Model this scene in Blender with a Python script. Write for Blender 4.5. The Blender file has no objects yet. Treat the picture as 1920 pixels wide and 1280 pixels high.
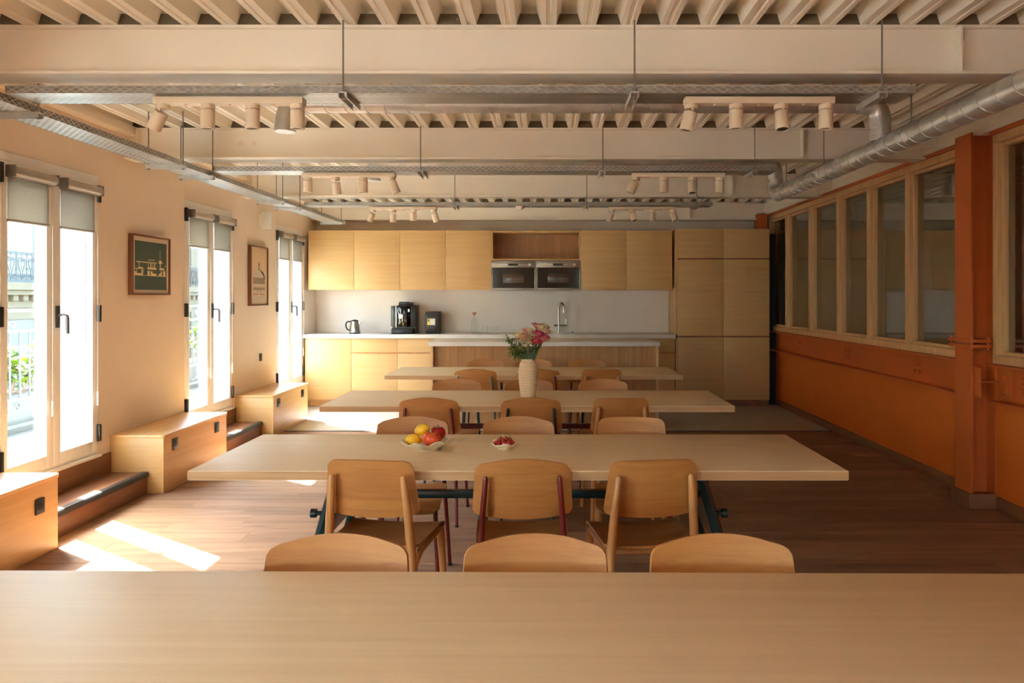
import bpy, bmesh, math, random
from mathutils import Vector, Matrix
R = math.radians
PI = math.pi
random.seed(7)
SC = bpy.context.scene
C = SC.collection

# ------------------------------------------------------------------ camera
cam_d = bpy.data.cameras.new('camera')
cam_d.sensor_width = 36.0
cam_d.lens = 36.0 * 1400 / 1920
cam_d.shift_x = -65 / 1920
cam_d.shift_y = -84 / 1920
cam_d.clip_start = 0.02
cam_d.clip_end = 200
cam = bpy.data.objects.new('camera', cam_d)
cam.location = (0, 0, 1.455)
cam.rotation_euler = (R(90), 0, 0)
C.objects.link(cam)
SC.camera = cam

# ------------------------------------------------------------------ world, sun, exposure
SUN_DIR = Vector((0.983, -0.685, -1.32)).normalized()
w = bpy.data.worlds.new('sky')
SC.world = w
w.use_nodes = True
nt = w.node_tree
nt.nodes.clear()
sky = nt.nodes.new('ShaderNodeTexSky')
sky.sky_type = 'NISHITA'
sky.sun_disc = False
sky.sun_elevation = R(47.8)
sky.sun_rotation = math.atan2(-SUN_DIR.x, -SUN_DIR.y)
sky.dust_density = 3.0
sky.air_density = 1.0
tint = nt.nodes.new('ShaderNodeMix')
tint.data_type = 'RGBA'
tint.blend_type = 'MULTIPLY'
tint.inputs[0].default_value = 1.0
tint.inputs[7].default_value = (0.88, 1.03, 1.08, 1)
bg = nt.nodes.new('ShaderNodeBackground')
bg.inputs[1].default_value = 1.35
wo = nt.nodes.new('ShaderNodeOutputWorld')
nt.links.new(sky.outputs[0], tint.inputs[6])
nt.links.new(tint.outputs[2], bg.inputs[0])
nt.links.new(bg.outputs[0], wo.inputs[0])

sun_d = bpy.data.lights.new('sun', 'SUN')
sun_d.energy = 24.0
sun_d.angle = R(0.6)
sun_d.color = (0.88, 1.02, 1.08)
sun = bpy.data.objects.new('sun', sun_d)
sun.rotation_euler = SUN_DIR.to_track_quat('-Z', 'Y').to_euler()
sun.location = (-12, 12, 16)
C.objects.link(sun)

SC.view_settings.view_transform = 'Standard'
SC.view_settings.look = 'None'
SC.view_settings.gamma = 1.0
SC.view_settings.use_curve_mapping = False
SC.view_settings.exposure = 2.36
SC.cycles.max_bounces = 10
SC.cycles.diffuse_bounces = 7
SC.cycles.glossy_bounces = 4
SC.cycles.transparent_max_bounces = 24
SC.cycles.use_adaptive_sampling = True
SC.cycles.adaptive_threshold = 0.06
SC.cycles.caustics_reflective = False
SC.cycles.caustics_refractive = False
SC.cycles.sample_clamp_indirect = 8.0
def portal(x, y, z, w_, h_, rot):
    d = bpy.data.lights.new('daylight_portal', 'AREA')
    d.shape = 'RECTANGLE'; d.size = w_; d.size_y = h_
    d.cycles.is_portal = True
    o = bpy.data.objects.new('daylight_portal', d)
    o.location = (x, y, z); o.rotation_euler = rot
    C.objects.link(o)
for y_, w_ in ((4.875, 1.0), (7.15, 1.0), (9.385, 1.0), (0.45, 1.2), (-1.8, 1.2), (-4.1, 1.2)):
    portal(-3.57, y_, 1.32, 2.0, w_, (0, R(-90), 0))
for x_, w_ in ((-2.49, 1.0), (1.65, 0.8)):
    portal(x_, -5.72, 1.5, w_, 2.0, (R(90), 0, 0))

# ------------------------------------------------------------------ materials
def lin(c):
    out = []
    for v in c:
        v = v / 255.0
        out.append(v / 12.92 if v <= 0.04045 else ((v + 0.055) / 1.055) ** 2.4)
    return (*out, 1.0)

def mat(name):
    m = bpy.data.materials.new(name)
    m.use_nodes = True
    n = m.node_tree.nodes
    return m, m.node_tree, n['Principled BSDF']

def coords(t, scale, rnd=True):
    """object coordinates, shifted per object, scaled per axis"""
    tc = t.nodes.new('ShaderNodeTexCoord')
    mp = t.nodes.new('ShaderNodeMapping')
    mp.inputs['Scale'].default_value = scale
    if rnd:
        oi = t.nodes.new('ShaderNodeObjectInfo')
        ml = t.nodes.new('ShaderNodeMath'); ml.operation = 'MULTIPLY'
        ml.inputs[1].default_value = 37.0
        t.links.new(oi.outputs['Random'], ml.inputs[0])
        ad = t.nodes.new('ShaderNodeVectorMath'); ad.operation = 'ADD'
        t.links.new(tc.outputs['Object'], ad.inputs[0])
        t.links.new(ml.outputs[0], ad.inputs[1])
        t.links.new(ad.outputs[0], mp.inputs[0])
    else:
        t.links.new(tc.outputs['Object'], mp.inputs[0])
    return mp.outputs[0]

def paint(name, col, rough=0.6, var=0.04, scale=6.0, bump=0.02, metal=0.0, spec=0.5):
    m, t, b = mat(name)
    v = coords(t, (scale, scale, scale), False)
    nz = t.nodes.new('ShaderNodeTexNoise'); nz.inputs['Scale'].default_value = 1.0
    nz.inputs['Detail'].default_value = 5
    t.links.new(v, nz.inputs['Vector'])
    cr = t.nodes.new('ShaderNodeValToRGB')
    c = lin(col)
    cr.color_ramp.elements[0].position = 0.3
    cr.color_ramp.elements[1].position = 0.7
    cr.color_ramp.elements[0].color = tuple(x * (1 - var) for x in c[:3]) + (1,)
    cr.color_ramp.elements[1].color = tuple(min(1, x * (1 + var)) for x in c[:3]) + (1,)
    t.links.new(nz.outputs[0], cr.inputs[0])
    t.links.new(cr.outputs[0], b.inputs['Base Color'])
    b.inputs['Roughness'].default_value = rough
    b.inputs['Metallic'].default_value = metal
    b.inputs['Specular IOR Level'].default_value = spec
    if bump:
        bp = t.nodes.new('ShaderNodeBump'); bp.inputs['Strength'].default_value = bump
        bp.inputs['Distance'].default_value = 0.01
        n2 = t.nodes.new('ShaderNodeTexNoise'); n2.inputs['Scale'].default_value = 18
        t.links.new(v, n2.inputs['Vector'])
        t.links.new(n2.outputs[0], bp.inputs['Height'])
        t.links.new(bp.outputs[0], b.inputs['Normal'])
    return m

def wood(name, dark, light, axis='X', fine=90.0, rough=0.45, contrast=0.5, tone=0.0, knots=False, spec=0.5):
    """veneer: long streaks along axis, fine pores, optional tone shift per object"""
    m, t, b = mat(name)
    ax = 'XYZ'.index(axis)
    s1 = [fine * 0.35] * 3; s1[ax] = 0.9
    s2 = [fine * 2.2] * 3; s2[ax] = 5.0
    n1 = t.nodes.new('ShaderNodeTexNoise'); n1.inputs['Scale'].default_value = 1.0
    n1.inputs['Detail'].default_value = 4; n1.inputs['Distortion'].default_value = 0.6
    t.links.new(coords(t, s1), n1.inputs['Vector'])
    n2 = t.nodes.new('ShaderNodeTexNoise'); n2.inputs['Scale'].default_value = 1.0
    n2.inputs['Detail'].default_value = 3
    t.links.new(coords(t, s2), n2.inputs['Vector'])
    mx = t.nodes.new('ShaderNodeMath'); mx.operation = 'MULTIPLY_ADD'
    mx.inputs[1].default_value = 0.35
    t.links.new(n2.outputs[0], mx.inputs[0])
    t.links.new(n1.outputs[0], mx.inputs[2])
    cr = t.nodes.new('ShaderNodeValToRGB')
    cr.color_ramp.elements[0].position = 0.675 - contrast * 0.42
    cr.color_ramp.elements[1].position = 0.675 + contrast * 0.42
    cr.color_ramp.elements[0].color = lin(dark)
    cr.color_ramp.elements[1].color = lin(light)
    t.links.new(mx.outputs[0], cr.inputs[0])
    out = cr.outputs[0]
    if tone:
        oi = t.nodes.new('ShaderNodeObjectInfo')
        mr = t.nodes.new('ShaderNodeMapRange')
        mr.inputs[3].default_value = 1 - tone; mr.inputs[4].default_value = 1 + tone
        t.links.new(oi.outputs['Random'], mr.inputs[0])
        vm = t.nodes.new('ShaderNodeVectorMath'); vm.operation = 'SCALE'
        t.links.new(out, vm.inputs[0]); t.links.new(mr.outputs[0], vm.inputs['Scale'])
        out = vm.outputs[0]
    if knots:
        s3 = [7.0] * 3; s3[ax] = 2.2
        n3 = t.nodes.new('ShaderNodeTexNoise'); n3.inputs['Scale'].default_value = 1.0
        n3.inputs['Detail'].default_value = 3
        t.links.new(coords(t, s3), n3.inputs['Vector'])
        k = t.nodes.new('ShaderNodeMapRange')
        k.inputs[1].default_value = 0.62; k.inputs[2].default_value = 0.75
        k.inputs[3].default_value = 1.0; k.inputs[4].default_value = 0.62
        t.links.new(n3.outputs[0], k.inputs[0])
        vm = t.nodes.new('ShaderNodeVectorMath'); vm.operation = 'SCALE'
        t.links.new(out, vm.inputs[0]); t.links.new(k.outputs[0], vm.inputs['Scale'])
        out = vm.outputs[0]
    t.links.new(out, b.inputs['Base Color'])
    b.inputs['Roughness'].default_value = rough
    b.inputs['Specular IOR Level'].default_value = spec
    bp = t.nodes.new('ShaderNodeBump'); bp.inputs['Strength'].default_value = 0.06
    bp.inputs['Distance'].default_value = 0.004
    t.links.new(n2.outputs[0], bp.inputs['Height'])
    t.links.new(bp.outputs[0], b.inputs['Normal'])
    return m

def glass(name, tintc=(0.97, 0.985, 0.98), ior=1.5, rough=0.0):
    """thin sheet of glass: see-through plus a Fresnel mirror"""
    m, t, b = mat(name)
    t.nodes.remove(b)
    tr = t.nodes.new('ShaderNodeBsdfTransparent'); tr.inputs[0].default_value = (*tintc, 1)
    gl = t.nodes.new('ShaderNodeBsdfGlossy'); gl.inputs['Roughness'].default_value = rough
    r0 = ((ior - 1) / (ior + 1)) ** 2
    ge = t.nodes.new('ShaderNodeNewGeometry')
    dt = t.nodes.new('ShaderNodeVectorMath'); dt.operation = 'DOT_PRODUCT'
    t.links.new(ge.outputs['Normal'], dt.inputs[0]); t.links.new(ge.outputs['Incoming'], dt.inputs[1])
    ab = t.nodes.new('ShaderNodeMath'); ab.operation = 'ABSOLUTE'; t.links.new(dt.outputs['Value'], ab.inputs[0])
    sb = t.nodes.new('ShaderNodeMath'); sb.operation = 'SUBTRACT'; sb.inputs[0].default_value = 1.0; t.links.new(ab.outputs[0], sb.inputs[1])
    pw = t.nodes.new('ShaderNodeMath'); pw.operation = 'POWER'; pw.inputs[1].default_value = 5.0; t.links.new(sb.outputs[0], pw.inputs[0])
    fr = t.nodes.new('ShaderNodeMath'); fr.operation = 'MULTIPLY_ADD'; fr.inputs[1].default_value = 1 - r0; fr.inputs[2].default_value = r0
    t.links.new(pw.outputs[0], fr.inputs[0])
    mx = t.nodes.new('ShaderNodeMixShader')
    t.links.new(fr.outputs[0], mx.inputs[0])
    t.links.new(tr.outputs[0], mx.inputs[1])
    t.links.new(gl.outputs[0], mx.inputs[2])
    t.links.new(mx.outputs[0], t.nodes['Material Output'].inputs[0])
    return m

def leafmat(name, c1, c2):
    m, t, b = mat(name)
    oi = t.nodes.new('ShaderNodeObjectInfo')
    nz = t.nodes.new('ShaderNodeTexNoise'); nz.inputs['Scale'].default_value = 14
    tc = t.nodes.new('ShaderNodeTexCoord'); t.links.new(tc.outputs['Object'], nz.inputs['Vector'])
    cr = t.nodes.new('ShaderNodeValToRGB')
    cr.color_ramp.elements[0].position = 0.35; cr.color_ramp.elements[1].position = 0.65
    cr.color_ramp.elements[0].color = lin(c1); cr.color_ramp.elements[1].color = lin(c2)
    t.links.new(nz.outputs[0], cr.inputs[0])
    t.links.new(cr.outputs[0], b.inputs['Base Color'])
    b.inputs['Roughness'].default_value = 0.5
    tl = t.nodes.new('ShaderNodeBsdfTranslucent')
    t.links.new(cr.outputs[0], tl.inputs[0])
    mx = t.nodes.new('ShaderNodeMixShader'); mx.inputs[0].default_value = 0.35
    t.links.new(b.outputs[0], mx.inputs[1]); t.links.new(tl.outputs[0], mx.inputs[2])
    t.links.new(mx.outputs[0], t.nodes['Material Output'].inputs[0])
    return m

M = {}
M['wall'] = paint('peach_plaster', (238, 218, 194), 0.75, 0.025, 3.0, 0.03)
M['wallback'] = paint('cream_plaster', (236, 224, 204), 0.75, 0.03, 3.0, 0.03)
M['masonry'] = paint('white_masonry', (238, 236, 230), 0.8, 0.03, 4.0, 0.1)
M['deck'] = paint('cream_deck_paint', (244, 236, 220), 0.55, 0.03, 4.0, 0.03)
M['beam'] = paint('cream_steel_paint', (240, 231, 215), 0.5, 0.03, 2.0, 0.03)
M['white'] = paint('white_window_paint', (243, 238, 230), 0.35, 0.02, 4.0, 0.0)
M['black'] = paint('black_metal', (34, 30, 27), 0.4, 0.05, 20.0, 0.0)
M['blackp'] = paint('black_plastic', (24, 23, 22), 0.3, 0.05, 20.0, 0.0)
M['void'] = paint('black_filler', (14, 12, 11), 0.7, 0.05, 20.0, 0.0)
M['rust'] = paint('orange_steel_paint', (196, 96, 36), 0.5, 0.05, 3.0, 0.03)
M['rustwall'] = paint('orange_wall_paint', (216, 110, 30), 0.6, 0.06, 2.2, 0.03)
M['chrome'] = paint('brushed_steel', (205, 200, 192), 0.22, 0.03, 30.0, 0.0, 1.0)
M['steel'] = paint('stainless_front', (150, 140, 128), 0.35, 0.04, 30.0, 0.0, 0.9)
M['galv'] = paint('galvanised_steel', (204, 202, 196), 0.4, 0.12, 14.0, 0.02, 0.65)
M['cassette'] = paint('grey_cassette_aluminium', (178, 168, 156), 0.3, 0.03, 10.0, 0.0, 0.35)
M['galvd'] = paint('dull_galvanised_rail', (158, 156, 150), 0.45, 0.1, 14.0, 0.0, 0.5)
M['handle'] = paint('dark_steel_handle', (96, 88, 84), 0.35, 0.03, 20.0, 0.0, 0.4)
M['galvrod'] = paint('zinc_rod', (140, 138, 132), 0.45, 0.08, 40.0, 0.0, 0.7)
M['oakcab'] = wood('cabinet_oak', (200, 156, 97), (215, 175, 116), 'X', 105, 0.45, 0.9, 0.015)
M['oakcabv'] = wood('cabinet_oak_upright', (164, 116, 66), (192, 142, 88), 'Z', 70, 0.5, 0.5, 0.0)
M['oaktab'] = wood('table_oak', (218, 188, 144), (231, 205, 163), 'X', 80, 0.46, 0.8, 0.015)
M['oaktabe'] = wood('table_edge_oak', (178, 132, 82), (204, 162, 112), 'X', 60, 0.45, 0.5, 0.02)
M['oakchair'] = wood('chair_ply_oak', (168, 106, 46), (194, 132, 66), 'X', 60, 0.5, 0.6, 0.04)
M['oakleg'] = wood('chair_leg_oak', (182, 122, 64), (206, 148, 86), 'Z', 60, 0.42, 0.6, 0.03)
M['oakbench'] = wood('bench_oak', (206, 156, 96), (224, 176, 116), 'Y', 60, 0.42, 0.7, 0.01)
M['oakframe'] = wood('partition_oak', (206, 158, 106), (226, 182, 130), 'Z', 60, 0.45, 0.6, 0.0)
M['floor'] = wood('floor_oak_brown', (130, 92, 64), (166, 126, 94), 'X', 26, 0.62, 0.6, 0.12, True, 0.3)
M['step'] = wood('step_oak_brown', (116, 70, 42), (152, 100, 64), 'Y', 30, 0.42, 0.55, 0.03)
M['skirt'] = wood('skirting_oak_brown', (110, 70, 42), (142, 96, 60), 'Y', 30, 0.5, 0.55, 0.05)
M['subfloor'] = paint('subfloor_dark', (70, 46, 30), 0.8)
M['kfloor'] = paint('grey_floor_sheet', (176, 168, 160), 0.42, 0.03, 2.0, 0.02)
M['stone'] = paint('pale_grey_worktop', (222, 216, 208), 0.6, 0.03, 3.0, 0.01)
M['splash'] = paint('grey_splashback', (224, 216, 206), 0.4, 0.05, 2.2, 0.02)
M['green'] = paint('dark_green_enamel', (10, 44, 42), 0.25, 0.05, 8.0, 0.0)
M['red'] = paint('oxblood_enamel', (112, 30, 24), 0.28, 0.05, 8.0, 0.0)
M['blueblack'] = paint('ink_enamel', (26, 32, 38), 0.3, 0.05, 8.0, 0.0)
M['teal'] = paint('teal_enamel', (34, 84, 92), 0.3, 0.05, 8.0, 0.0)
M['grey'] = paint('olive_grey_enamel', (112, 106, 88), 0.35, 0.05, 8.0, 0.0)
M['spot'] = paint('cream_lamp_paint', (232, 214, 188), 0.45, 0.02, 4.0, 0.0)
M['walnut'] = wood('walnut_frame', (104, 62, 38), (132, 82, 52), 'Z', 60, 0.45, 0.6)
M['mount'] = paint('picture_mount', (226, 206, 180), 0.7, 0.02)
M['teal_print'] = paint('green_print', (74, 92, 80), 0.6, 0.06, 5)
M['cream_print'] = paint('cream_print', (226, 202, 150), 0.6, 0.05, 20)
M['tan_print'] = paint('tan_print', (224, 190, 150), 0.7, 0.03, 4)
M['grey_print'] = paint('grey_print', (160, 140, 112), 0.7, 0.05, 30)
M['brown_print'] = paint('brown_print', (134, 104, 74), 0.7, 0.05, 30)
M['pale_print'] = paint('pale_print', (206, 188, 162), 0.7, 0.05, 30)
M['glass'] = glass('window_glass')
M['pglass'] = glass('partition_glass', (0.86, 0.84, 0.78), 2.9)
M['bottle'] = glass('clear_bottle_glass', (0.93, 0.95, 0.94), 1.45)
M['tumbler'] = glass('clear_tumbler_glass', (0.985, 0.99, 0.985), 1.3)
M['ovenglass'] = paint('oven_black_glass', (12, 9, 7), 0.08, 0.02, 5, 0.0)
M['ovenwin'] = paint('oven_window', (84, 66, 50), 0.2, 0.05, 40, 0.0)
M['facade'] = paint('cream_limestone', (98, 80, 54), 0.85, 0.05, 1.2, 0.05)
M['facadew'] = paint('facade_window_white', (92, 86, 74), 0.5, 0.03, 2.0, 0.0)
M['iron'] = paint('wrought_iron', (26, 28, 29), 0.5, 0.05, 10, 0.0)
M['railgrey'] = paint('grey_rail_paint', (54, 58, 56), 0.45, 0.04, 8, 0.0)
M['balc'] = paint('grey_balcony_slab', (84, 84, 81), 0.8, 0.08, 3, 0.1)
M['planter'] = paint('grey_planter', (64, 66, 65), 0.6, 0.05, 6, 0.0)
M['soil'] = paint('soil', (66, 48, 34), 0.9)
M['street'] = paint('street_asphalt', (110, 108, 104), 0.9)
M['leafA'] = leafmat('shrub_leaf_light', (74, 92, 18), (110, 122, 36))
M['leafB'] = leafmat('shrub_leaf_grey', (62, 84, 52), (96, 112, 80))
M['leafC'] = leafmat('bouquet_leaf', (58, 92, 26), (112, 142, 48))
M['leafD'] = leafmat('stem_leaf', (48, 74, 36), (92, 116, 66))
M['bark'] = paint('bark', (120, 92, 66), 0.8)
M['pink'] = leafmat('pink_petal', (228, 128, 140), (242, 172, 178))
M['magenta'] = leafmat('deep_pink_petal', (220, 76, 110), (236, 124, 146))
M['cream'] = leafmat('cream_petal', (238, 224, 172), (248, 240, 206))
M['blush'] = leafmat('blush_petal', (240, 198, 160), (248, 222, 194))
M['vase'] = paint('sand_ceramic', (226, 200, 162), 0.65, 0.03, 10)
M['bowl'] = paint('cream_ceramic', (234, 218, 184), 0.4, 0.05, 12)
M['lemon'] = paint('lemon_skin', (236, 182, 30), 0.42, 0.08, 60, 0.25)
M['tomato'] = paint('tomato_skin', (222, 88, 48), 0.25, 0.2, 18)
M['apple'] = paint('red_apple_skin', (176, 34, 30), 0.25, 0.2, 24)
M['cherry'] = paint('cherry_skin', (176, 36, 28), 0.2, 0.3, 60)
M['stem'] = paint('green_stem', (122, 126, 58), 0.6)
M['cork'] = paint('cork', (190, 130, 78), 0.8, 0.1, 60)
M['sticker'] = paint('white_sticker', (226, 220, 204), 0.6)
M['yellow'] = paint('yellow_sticker', (226, 200, 70), 0.6)
M['nose'] = paint('black_nosing', (44, 40, 36), 0.45, 0.1, 20)
M['tank'] = paint('smoked_tank_plastic', (76, 80, 72), 0.15, 0.05, 12, 0.0)
M['display'] = paint('dark_display', (18, 8, 6), 0.2)
M['led'] = paint('pale_button', (214, 204, 188), 0.4)

def fabric():
    m, t, b = mat('grey_blind_fabric')
    v = coords(t, (900, 900, 900), False)
    nz = t.nodes.new('ShaderNodeTexNoise'); nz.inputs['Scale'].default_value = 0.25
    t.links.new(v, nz.inputs['Vector'])
    cr = t.nodes.new('ShaderNodeValToRGB')
    cr.color_ramp.elements[0].position = 0.35; cr.color_ramp.elements[1].position = 0.65
    cr.color_ramp.elements[0].color = lin((142, 132, 114)); cr.color_ramp.elements[1].color = lin((178, 166, 145))
    t.links.new(nz.outputs[0], cr.inputs[0])
    t.links.new(cr.outputs[0], b.inputs['Base Color'])
    b.inputs['Roughness'].default_value = 0.9
    tl = t.nodes.new('ShaderNodeBsdfTranslucent'); t.links.new(cr.outputs[0], tl.inputs[0])
    tr = t.nodes.new('ShaderNodeBsdfTransparent')
    m1 = t.nodes.new('ShaderNodeMixShader'); m1.inputs[0].default_value = 0.33
    t.links.new(b.outputs[0], m1.inputs[1]); t.links.new(tl.outputs[0], m1.inputs[2])
    m2 = t.nodes.new('ShaderNodeMixShader'); m2.inputs[0].default_value = 0.10
    t.links.new(m1.outputs[0], m2.inputs[1]); t.links.new(tr.outputs[0], m2.inputs[2])
    t.links.new(m2.outputs[0], t.nodes['Material Output'].inputs[0])
    return m
M['fabric'] = fabric()

def perforated(name, axis):
    """galvanised sheet punched with rows of small slots"""
    m, t, b = mat(name)
    b.inputs['Base Color'].default_value = lin((204, 202, 196))
    b.inputs['Metallic'].default_value = 0.8
    b.inputs['Roughness'].default_value = 0.4
    tc = t.nodes.new('ShaderNodeTexCoord')
    mp = t.nodes.new('ShaderNodeMapping')
    if axis == 'Y':
        mp.inputs['Rotation'].default_value = (0, 0, R(90))
    t.links.new(tc.outputs['Object'], mp.inputs[0])
    br = t.nodes.new('ShaderNodeTexBrick')
    br.inputs['Scale'].default_value = 1.0
    br.inputs['Brick Width'].default_value = 0.046
    br.inputs['Row Height'].default_value = 0.021
    br.inputs['Mortar Size'].default_value = 0.0052
    br.inputs['Mortar Smooth'].default_value = 0.0
    br.offset = 0.5
    t.links.new(mp.outputs[0], br.inputs['Vector'])
    tr = t.nodes.new('ShaderNodeBsdfTransparent')
    mx = t.nodes.new('ShaderNodeMixShader')
    t.links.new(br.outputs['Fac'], mx.inputs[0])
    t.links.new(tr.outputs[0], mx.inputs[1])
    t.links.new(b.outputs[0], mx.inputs[2])
    t.links.new(mx.outputs[0], t.nodes['Material Output'].inputs[0])
    return m
M['perfX'] = perforated('perforated_tray_x', 'X')
M['perfY'] = perforated('perforated_tray_y', 'Y')

# ------------------------------------------------------------------ mesh building
ORG = {}          # world origin of the frame each object's vertices live in

class MB:
    def __init__(s):
        s.v = []; s.f = []; s.weld = False
    def add(s, vs, fs):
        o = len(s.v)
        s.v += [tuple(p) for p in vs]
        s.f += [tuple(i + o for i in f) for f in fs]
        return s
    def box(s, x0, x1, y0, y1, z0, z1):
        vs = [(x, y, z) for x in (x0, x1) for y in (y0, y1) for z in (z0, z1)]
        return s.add(vs, [(0, 1, 3, 2), (4, 6, 7, 5), (0, 4, 5, 1), (2, 3, 7, 6), (0, 2, 6, 4), (1, 5, 7, 3)])
    def cyl(s, p0, p1, r0, r1=None, n=12, cap=True):
        r1 = r0 if r1 is None else r1
        return s.tube([p0, p1], [r0, r1], n, cap)
    def tube(s, pts, r, n=10, cap=True, closed=False):
        pts = [Vector(p) for p in pts]
        k = len(pts)
        rs = r if isinstance(r, (list, tuple)) else [r] * k
        up = None; rings = []
        for i, p in enumerate(pts):
            if closed:
                d = pts[(i + 1) % k] - pts[i - 1]
            else:
                d = pts[min(i + 1, k - 1)] - pts[max(i - 1, 0)]
            if d.length < 1e-9: d = Vector((0, 0, 1))
            d.normalize()
            if up is None:
                up = Vector((0, 0, 1)) if abs(d.z) < 0.9 else Vector((0, 1, 0))
            a = up - d * up.dot(d)
            if a.length < 1e-6:
                a = Vector((1, 0, 0)) - d * d.x
            a.normalize(); b = d.cross(a); up = a
            rings.append([p + (a * math.cos(2 * PI * j / n) + b * math.sin(2 * PI * j / n)) * rs[i] for j in range(n)])
        vs = [q for g in rings for q in g]; fs = []
        for i in range(k if closed else k - 1):
            i2 = (i + 1) % k
            for j in range(n):
                j2 = (j + 1) % n
                fs.append((i * n + j, i * n + j2, i2 * n + j2, i2 * n + j))
        if cap and not closed:
            fs.append(tuple(range(n - 1, -1, -1)))
            fs.append(tuple((k - 1) * n + j for j in range(n)))
        return s.add(vs, fs)
    def lathe(s, prof, cx=0, cy=0, n=28, fn=None):
        """prof: list of (r, z); fn(r, z, a) may displace"""
        vs = []; fs = []; k = len(prof)
        for i, (r, z) in enumerate(prof):
            for j in range(n):
                a = 2 * PI * j / n
                rr, zz = fn(r, z, a, i) if fn else (r, z)
                vs.append((cx + rr * math.cos(a), cy + rr * math.sin(a), zz))
        for i in range(k - 1):
            for j in range(n):
                j2 = (j + 1) % n
                fs.append((i * n + j, i * n + j2, (i + 1) * n + j2, (i + 1) * n + j))
        fs.append(tuple(range(n - 1, -1, -1)))
        fs.append(tuple((k - 1) * n + j for j in range(n)))
        return s.add(vs, fs)
    def prism(s, poly, axis, a0, a1):
        """poly: list of 2D points; extruded along axis (x: (y,z), y: (x,z), z: (x,y))"""
        def P(q, a):
            return {'x': (a, q[0], q[1]), 'y': (q[0], a, q[1]), 'z': (q[0], q[1], a)}[axis]
        n = len(poly)
        vs = [P(q, a0) for q in poly] + [P(q, a1) for q in poly]
        fs = [tuple(range(n - 1, -1, -1)), tuple(range(n, 2 * n))]
        for i in range(n):
            j = (i + 1) % n
            fs.append((i, j, n + j, n + i))
        return s.add(vs, fs)
    def sheet(s, nu, nv, fn, thick):
        """fn(u, v) -> (point, normal); a bent sheet with thickness"""
        top = []; bot = []
        for i in range(nu + 1):
            for j in range(nv + 1):
                p, nn = fn(i / nu, j / nv)
                p = Vector(p); nn = Vector(nn)
                top.append(p + nn * thick / 2); bot.append(p - nn * thick / 2)
        N = len(top); W = nv + 1
        fs = []
        for i in range(nu):
            for j in range(nv):
                a, b, c, d = i * W + j, (i + 1) * W + j, (i + 1) * W + j + 1, i * W + j + 1
                fs.append((a, b, c, d)); fs.append((N + d, N + c, N + b, N + a))
        for i in range(nu):
            a, b = i * W, (i + 1) * W
            fs.append((a, N + a, N + b, b))
            a, b = i * W + nv, (i + 1) * W + nv
            fs.append((b, N + b, N + a, a))
        for j in range(nv):
            a, b = j, j + 1
            fs.append((b, N + b, N + a, a))
            a, b = nu * W + j, nu * W + j + 1
            fs.append((a, N + a, N + b, b))
        return s.add(top + bot, fs)
    def ball(s, c, rx, ry=None, rz=None, n=14, m=9, fn=None):
        ry = rx if ry is None else ry; rz = rx if rz is None else rz
        vs = []; fs = []; s.weld = True
        for i in range(m + 1):
            ph = PI * i / m
            for j in range(n):
                a = 2 * PI * j / n
                d = Vector((math.sin(ph) * math.cos(a), math.sin(ph) * math.sin(a), math.cos(ph)))
                k = fn(d) if fn else 1.0
                vs.append((c[0] + d.x * rx * k, c[1] + d.y * ry * k, c[2] + d.z * rz * k))
        for i in range(m):
            for j in range(n):
                j2 = (j + 1) % n
                fs.append((i * n + j, (i + 1) * n + j, (i + 1) * n + j2, i * n + j2))
        return s.add(vs, fs)
    def xf(s, m):
        s.v = [tuple(m @ Vector(p)) for p in s.v]
        return s
    def mesh(s, name, m, off, bev=0.0, smooth=True, seg=2, ang=35):
        me = bpy.data.meshes.new(name)
        me.from_pydata([(p[0] - off[0], p[1] - off[1], p[2] - off[2]) for p in s.v], [], s.f)
        bm = bmesh.new(); bm.from_mesh(me)
        if s.weld: bmesh.ops.remove_doubles(bm, verts=bm.verts, dist=1e-6)
        bmesh.ops.recalc_face_normals(bm, faces=bm.faces)
        if bev:
            es = [e for e in bm.edges if len(e.link_faces) == 2 and e.calc_face_angle(0) > R(30)]
            bmesh.ops.bevel(bm, geom=es, offset=bev, segments=seg, affect='EDGES', profile=0.6)
        bm.to_mesh(me); bm.free()
        me.materials.append(m)
        if smooth:
            me.shade_smooth()
            me.set_sharp_from_angle(angle=R(ang))
        return me

def props(o, label=None, cat=None, group=None, kind=None):
    if label: o['label'] = label
    if cat: o['category'] = cat
    if group: o['group'] = group
    if kind: o['kind'] = kind
    return o

def thing(name, loc, label=None, cat=None, group=None, kind=None):
    o = bpy.data.objects.new(name, None)
    o.empty_display_size = 0.1
    o.location = loc
    C.objects.link(o)
    ORG[o.name] = Vector(loc)
    return props(o, label, cat, group, kind)

def part(name, mb, m, parent, bev=0.0, label=None, kind=None, smooth=True, seg=2, ang=35):
    off = ORG[parent.name]
    o = bpy.data.objects.new(name, mb.mesh(name, m, off, bev, smooth, seg, ang))
    C.objects.link(o)
    o.parent = parent
    ORG[o.name] = off
    return props(o, label, kind=kind)

def solo(name, mb, m, label=None, cat=None, group=None, kind=None, bev=0.0, smooth=True, seg=2, ang=35):
    """a thing that is one mesh, its origin at the middle of its base"""
    xs = [p[0] for p in mb.v]; ys = [p[1] for p in mb.v]; zs = [p[2] for p in mb.v]
    off = Vector(((min(xs) + max(xs)) / 2, (min(ys) + max(ys)) / 2, min(zs)))
    o = bpy.data.objects.new(name, mb.mesh(name, m, off, bev, smooth, seg, ang))
    o.location = off
    C.objects.link(o)
    ORG[o.name] = off
    return props(o, label, cat, group, kind)

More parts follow.
